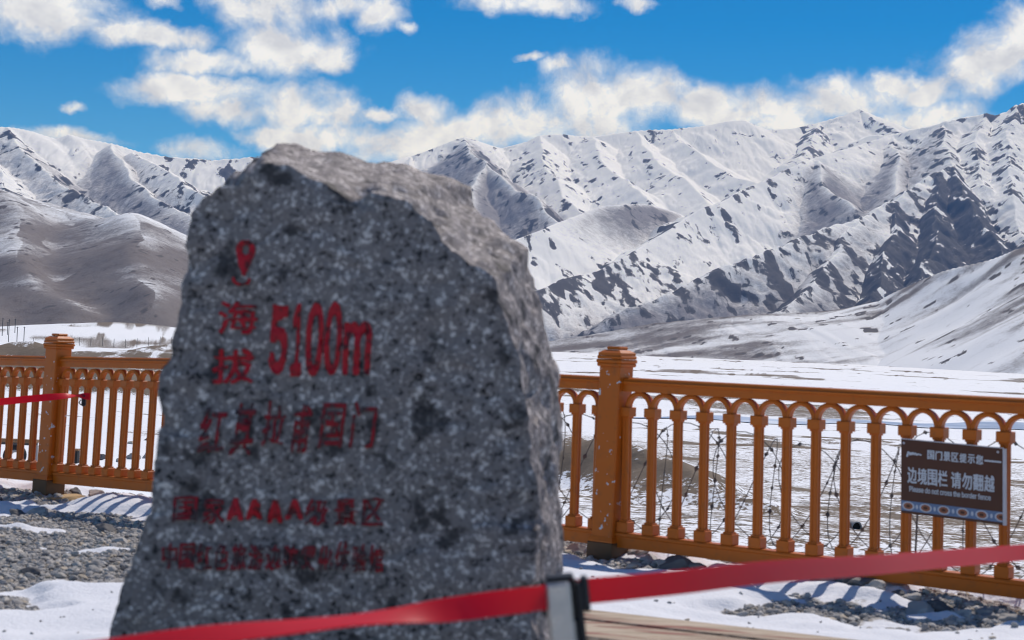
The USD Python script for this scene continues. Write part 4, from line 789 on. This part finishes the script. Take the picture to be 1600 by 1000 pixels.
obj('belt_slot', local(box(.045, .0, hl - .030, .014, .040, .062, .004)), 'black_plastic', stan); obj('belt_slot', local(box(-.030, .0, hl - .030, .010, .040, .066, .004)), 'black_plastic', stan)
obj('slot_rib', local(box(.034, -.012, hl - .068, .010, .024, .120, .003)), 'black_plastic', stan)

# ------------------------------------------------------------------ boardwalk of weathered planks at the lower right
e0, e1 = at(902, 950, 7.0), None
zbw = e0[2]
def on_z(px, py, z): d = ray(px, py); t = (z - EYE[2]) / d[2]; return EYE + d * t
e1 = on_z(1325, 998, zbw); bu = (e1 - e0); bu[2] = 0; bu /= np.linalg.norm(bu); bn = np.array([bu[1], -bu[0], 0]); bn *= -np.sign(bn[1])
bw = thing('boardwalk', 'low boardwalk of weathered planks with flaking red paint right of the boulder', 'boardwalk', (e0[0], e0[1], float(ground(e0[0], e0[1]))))
ws = [.135, .11, .12, .14, .12]; o = 0.
for k, w in enumerate(ws):
    for j, (a, b) in enumerate(((-.55, 1.42), (1.428, 4.2)) if k % 2 else ((-.55, 2.3), (2.308, 4.2))):
        m = box((a + b) / 2, o + w / 2, -.02 + .004 * math.sin(k * 2.1 + j), b - a, w - .007, .042, .005)
        vv = np.array(m.vertices); vv = e0 + np.outer(vv[:, 0], bu) + np.outer(vv[:, 1], bn) + np.outer(vv[:, 2], [0, 0, 1]); t = trimesh.Trimesh(vv, m.faces, process=False); trimesh.repair.fix_normals(t)
        obj('plank', t, ('plank_pale', 'plank_red', 'plank_red', 'plank_pale', 'plank_red')[k], bw)
    o += w
hgt = e0[2] - float(ground(e0[0], e0[1]))
for a in np.arange(-.4, 4.2, .9):
    for o_ in (.06, .54):
        m = box(a, o_, -.045 - (hgt + .1) / 2, .09, .07, hgt + .1, .004); vv = np.array(m.vertices); vv = e0 + np.outer(vv[:, 0], bu) + np.outer(vv[:, 1], bn) + np.outer(vv[:, 2], [0, 0, 1]); t = trimesh.Trimesh(vv, m.faces, process=False); trimesh.repair.fix_normals(t); obj('support', t, 'plank_brown', bw)

# ------------------------------------------------------------------ razor wire behind the right fence
def razor():
    A, B = W3(SP[3] - 1.6, .75, 0), W3(SP[4] + 1.4, .75, 0); r, pit = .37, .40; n_ = int(np.linalg.norm(B - A) / pit); t = np.linspace(0, n_, n_ * 28); rr = np.random.default_rng(3)
    s = t / n_; jit = 1 + .10 * np.sin(t * 1.7) + .07 * np.sin(t * .61 + 1); ph = 2 * np.pi * t
    P0 = A + np.outer(s, B - A); zc = np.interp(s, [0, 1], [railz(2, SP[3] - 1.6), railz(3, SP[4] + 1.4)]) + .33
    w = thing('razor_wire', 'loose coils of barbed razor wire behind the right fence', 'razor wire', (A[0], A[1], float(ground(A[0], A[1]))))
    bars = []
    for c_, (sgn, off, rs) in enumerate(((1, 0., 1.), (-1, .37, .94))):
        ph = 2 * np.pi * (t + off) * sgn
        pts = P0 + np.outer(r * rs * jit * np.cos(ph) * .8, NV) + np.outer(sgn * .20 * np.cos(ph + .5) + .02 * np.sin(t * 2.3), U); pts[:, 2] = zc + r * rs * jit * np.sin(ph) + .02 * np.sin(t * .9)
        obj('coil', tube(pts, .0030, 5), 'wire', w)
        for i in range(3, len(pts) - 3, 2):
            d = pts[i + 1] - pts[i - 1]; d /= np.linalg.norm(d); a = np.cross(d, rr.normal(size=3)); a /= np.linalg.norm(a); b = np.cross(d, a)
            q = np.array([d * .024, a * .014, -d * .024, -a * .014, b * .004, -b * .004]) + pts[i]; bars.append(trimesh.Trimesh(q, [(0,1,4),(1,2,4),(2,3,4),(3,0,4),(1,0,5),(2,1,5),(3,2,5),(0,3,5)], process=False))
    obj('barb', cat(bars), 'wire', w, kind='stuff')
    for sS in np.linspace(SP[3] + .9, SP[4] + .9, 5):
        b0 = W3(sS, .75, 0); g0 = float(ground(b0[0], b0[1])) - .1; obj('stake', tube([b0 + [0, 0, g0], b0 + [.01, 0, g0 + .85]], .006, 6), 'wire', w)
    for hz in (.12, .30):
        q = [W3(x, .75, 0) + [0, 0, float(np.interp(x, [SP[3] - 1.6, SP[4] + 1.4], [railz(2, SP[3] - 1.6), railz(3, SP[4] + 1.4)])) + hz + .02 * math.sin(x * 5)] for x in np.linspace(SP[3] - 1.6, SP[4] + 1.4, 30)]; obj('strand', tube(q, .002, 5), 'wire', w)
razor()

# ------------------------------------------------------------------ culvert pipe at the foot of the bank
h = hit(1338, 832); dirv = np.array([.45, -.88, -.06]); dirv /= np.linalg.norm(dirv)
pipe = thing('culvert_pipe', 'round grey culvert pipe end poking from the snow at the foot of the earth bank', 'pipe', h)
c = trimesh.creation.annulus(.120, .146, .36, sections=32); T = trimesh.geometry.align_vectors([0, 0, 1], dirv); c.apply_transform(T); c.apply_translation(h + [0, 0, .10] - dirv * .17); obj('pipe_wall', c, 'pipe_grey', pipe, smooth=40)
c = trimesh.creation.cylinder(.119, .04, sections=32); c.apply_transform(T); c.apply_translation(h + [0, 0, .10] - dirv * .05); obj('pipe_bore', c, 'bore_shade_black', pipe)  # near-black disc paints in the shade inside the open pipe

# ------------------------------------------------------------------ behind the left fence: timber rail, tyre, crate, rocks
def leftbits():
    Y = 17.5; a, b = at(-40, 686, Y), at(59, 688, Y); g = float(ground(a[0], a[1]))
    r_ = thing('timber_rail', 'low brown timber rail on grey legs behind the leftmost balusters', 'rail', (b[0], b[1], g))
    obj('beam', box((a[0] + b[0]) / 2, Y, a[2], b[0] - a[0], .10, .035, .004), 'plank_brown', r_)
    obj('under_beam', box((a[0] + b[0]) / 2, Y + .02, a[2] - .032, b[0] - a[0] - .02, .06, .025, .003), 'pole_wood', r_)
    for px in (-10, 33, 57):
        p = at(px, 690, Y); obj('leg', box(p[0], Y, (p[2] + g) / 2 - .03, .035, .035, p[2] - g - .02, .003), 'pipe_grey', r_)
    c = at(23, 712, 16.8); t_ = thing('tyre', 'black rubber tyre leaning behind the leftmost balusters', 'tyre', (c[0], c[1], c[2] - .1))
    q = trimesh.creation.torus(.085, .035, 32, 14); q.apply_transform(trimesh.transformations.rotation_matrix(1.25, [1, 0, 0])); q.apply_translation(c); obj('casing', q, 'rubber', t_, smooth=True)
    q = trimesh.creation.annulus(.04, .056, .04, sections=24); q.apply_transform(trimesh.transformations.rotation_matrix(1.25, [1, 0, 0])); q.apply_translation(c); obj('rim', q, 'pipe_grey', t_)
    c = at(116, 714, 17.); t_ = thing('crate', 'small dark crate with brown lid behind the left fence post', 'crate', (c[0], c[1], c[2] - .07)); obj('crate_body', box(c[0], c[1], c[2], .085, .10, .13, .006), 'rubber', t_); obj('lid', box(c[0], c[1], c[2] + .074, .10, .115, .018, .003), 'plank_brown', t_)
    for i, (px, py, rr, lb) in enumerate([(160,716,.16,'dark low boulder lying in snow behind the middle of the left fence'),(206,696,.22,'pale brown block of stone behind the left fence, nearest the tall boulder'),(210,716,.20,'broad grey flat boulder under the pale brown block'),(232,690,.20,'dark boulder in snow right at the edge of the tall boulder'),(230,714,.22,None),(188,722,.16,None),(20,722,.1,None),(262,700,.2,None)]):
        h = hit(px, py); m = stone_mesh(300 + i, 3, .55, .45); v = np.array(m.vertices); v += m.vertex_normals * ((fbm(v * 5, 3, i) - .5) * .14)[:, None]; m = trimesh.Trimesh(v * rr, m.faces, process=False); m.apply_transform(trimesh.transformations.rotation_matrix(random.uniform(0, 6), [0, 0, 1])); m.apply_translation(h + [0, 0, rr * .15])
        p = obj('rock', m, f'pebble_{[3, 4, 0, 3, 2, 0, 3, 2][i]}', smooth=35); tag(UsdGeom.Mesh.Get(stage, p), lb or 'grey boulder lying in the snow behind the left fence', 'stone', None if lb else 'boulders behind the left fence')
leftbits()
def ray_valley(px, py): return hit(px, py)
POLES = [(3.6,518.6,22),(11.7,517,14),(13.3,528.5,30),(23.4,514,16),(26.6,527.6,17),(37.4,527.6,17)]
for px, py, hp in POLES:
    Y = 620.; b = at(px, py, Y); H = hp / F * Y; p = thing('utility_pole', 'thin dark utility pole on the far snow plain at the left edge', 'pole', b - [0, 0, 1.5], 'utility poles on the left plain')
    obj('pole', tube([b - [0, 0, 1.5], b + [.03, 0, H]], .14, 6), 'pole_wood', p); obj('crossarm', box(b[0], b[1], b[2] + H * .93, 1.0, .09, .09, 0), 'pole_wood', p)
for i, px in enumerate(np.linspace(52, 268, 13)):
    b = at(px, 537 + 2 * math.sin(i), 330.); p = obj('wire_fence_post', tube([b - [0, 0, .6], b + [0, 0, 1.15]], .045, 5), 'pole_wood'); tag(UsdGeom.Mesh.Get(stage, p), 'thin post of a wire fence on the snow behind the left post cap', 'fence post', 'wire fence posts on the left plain')

# ------------------------------------------------------------------ air
if HAZE > 0:
    usdkit.material(stage, '/World/Looks/haze', {'v': ('principled_volume', {'color': (.20, .44, 1.0), 'absorption_color': (1., 1., 1.), 'density': HAZE, 'anisotropy': .0})}, [], volume='v.volume')
    hb = trimesh.creation.box((24000, 21000, 1180)); hb.apply_translation((0, -1500, 1180 / 2 - 60)); p = obj('haze', hb, 'haze'); tag(UsdGeom.Mesh.Get(stage, p), 'thin blue mountain air between the fence and the peaks', 'haze', None, 'stuff')
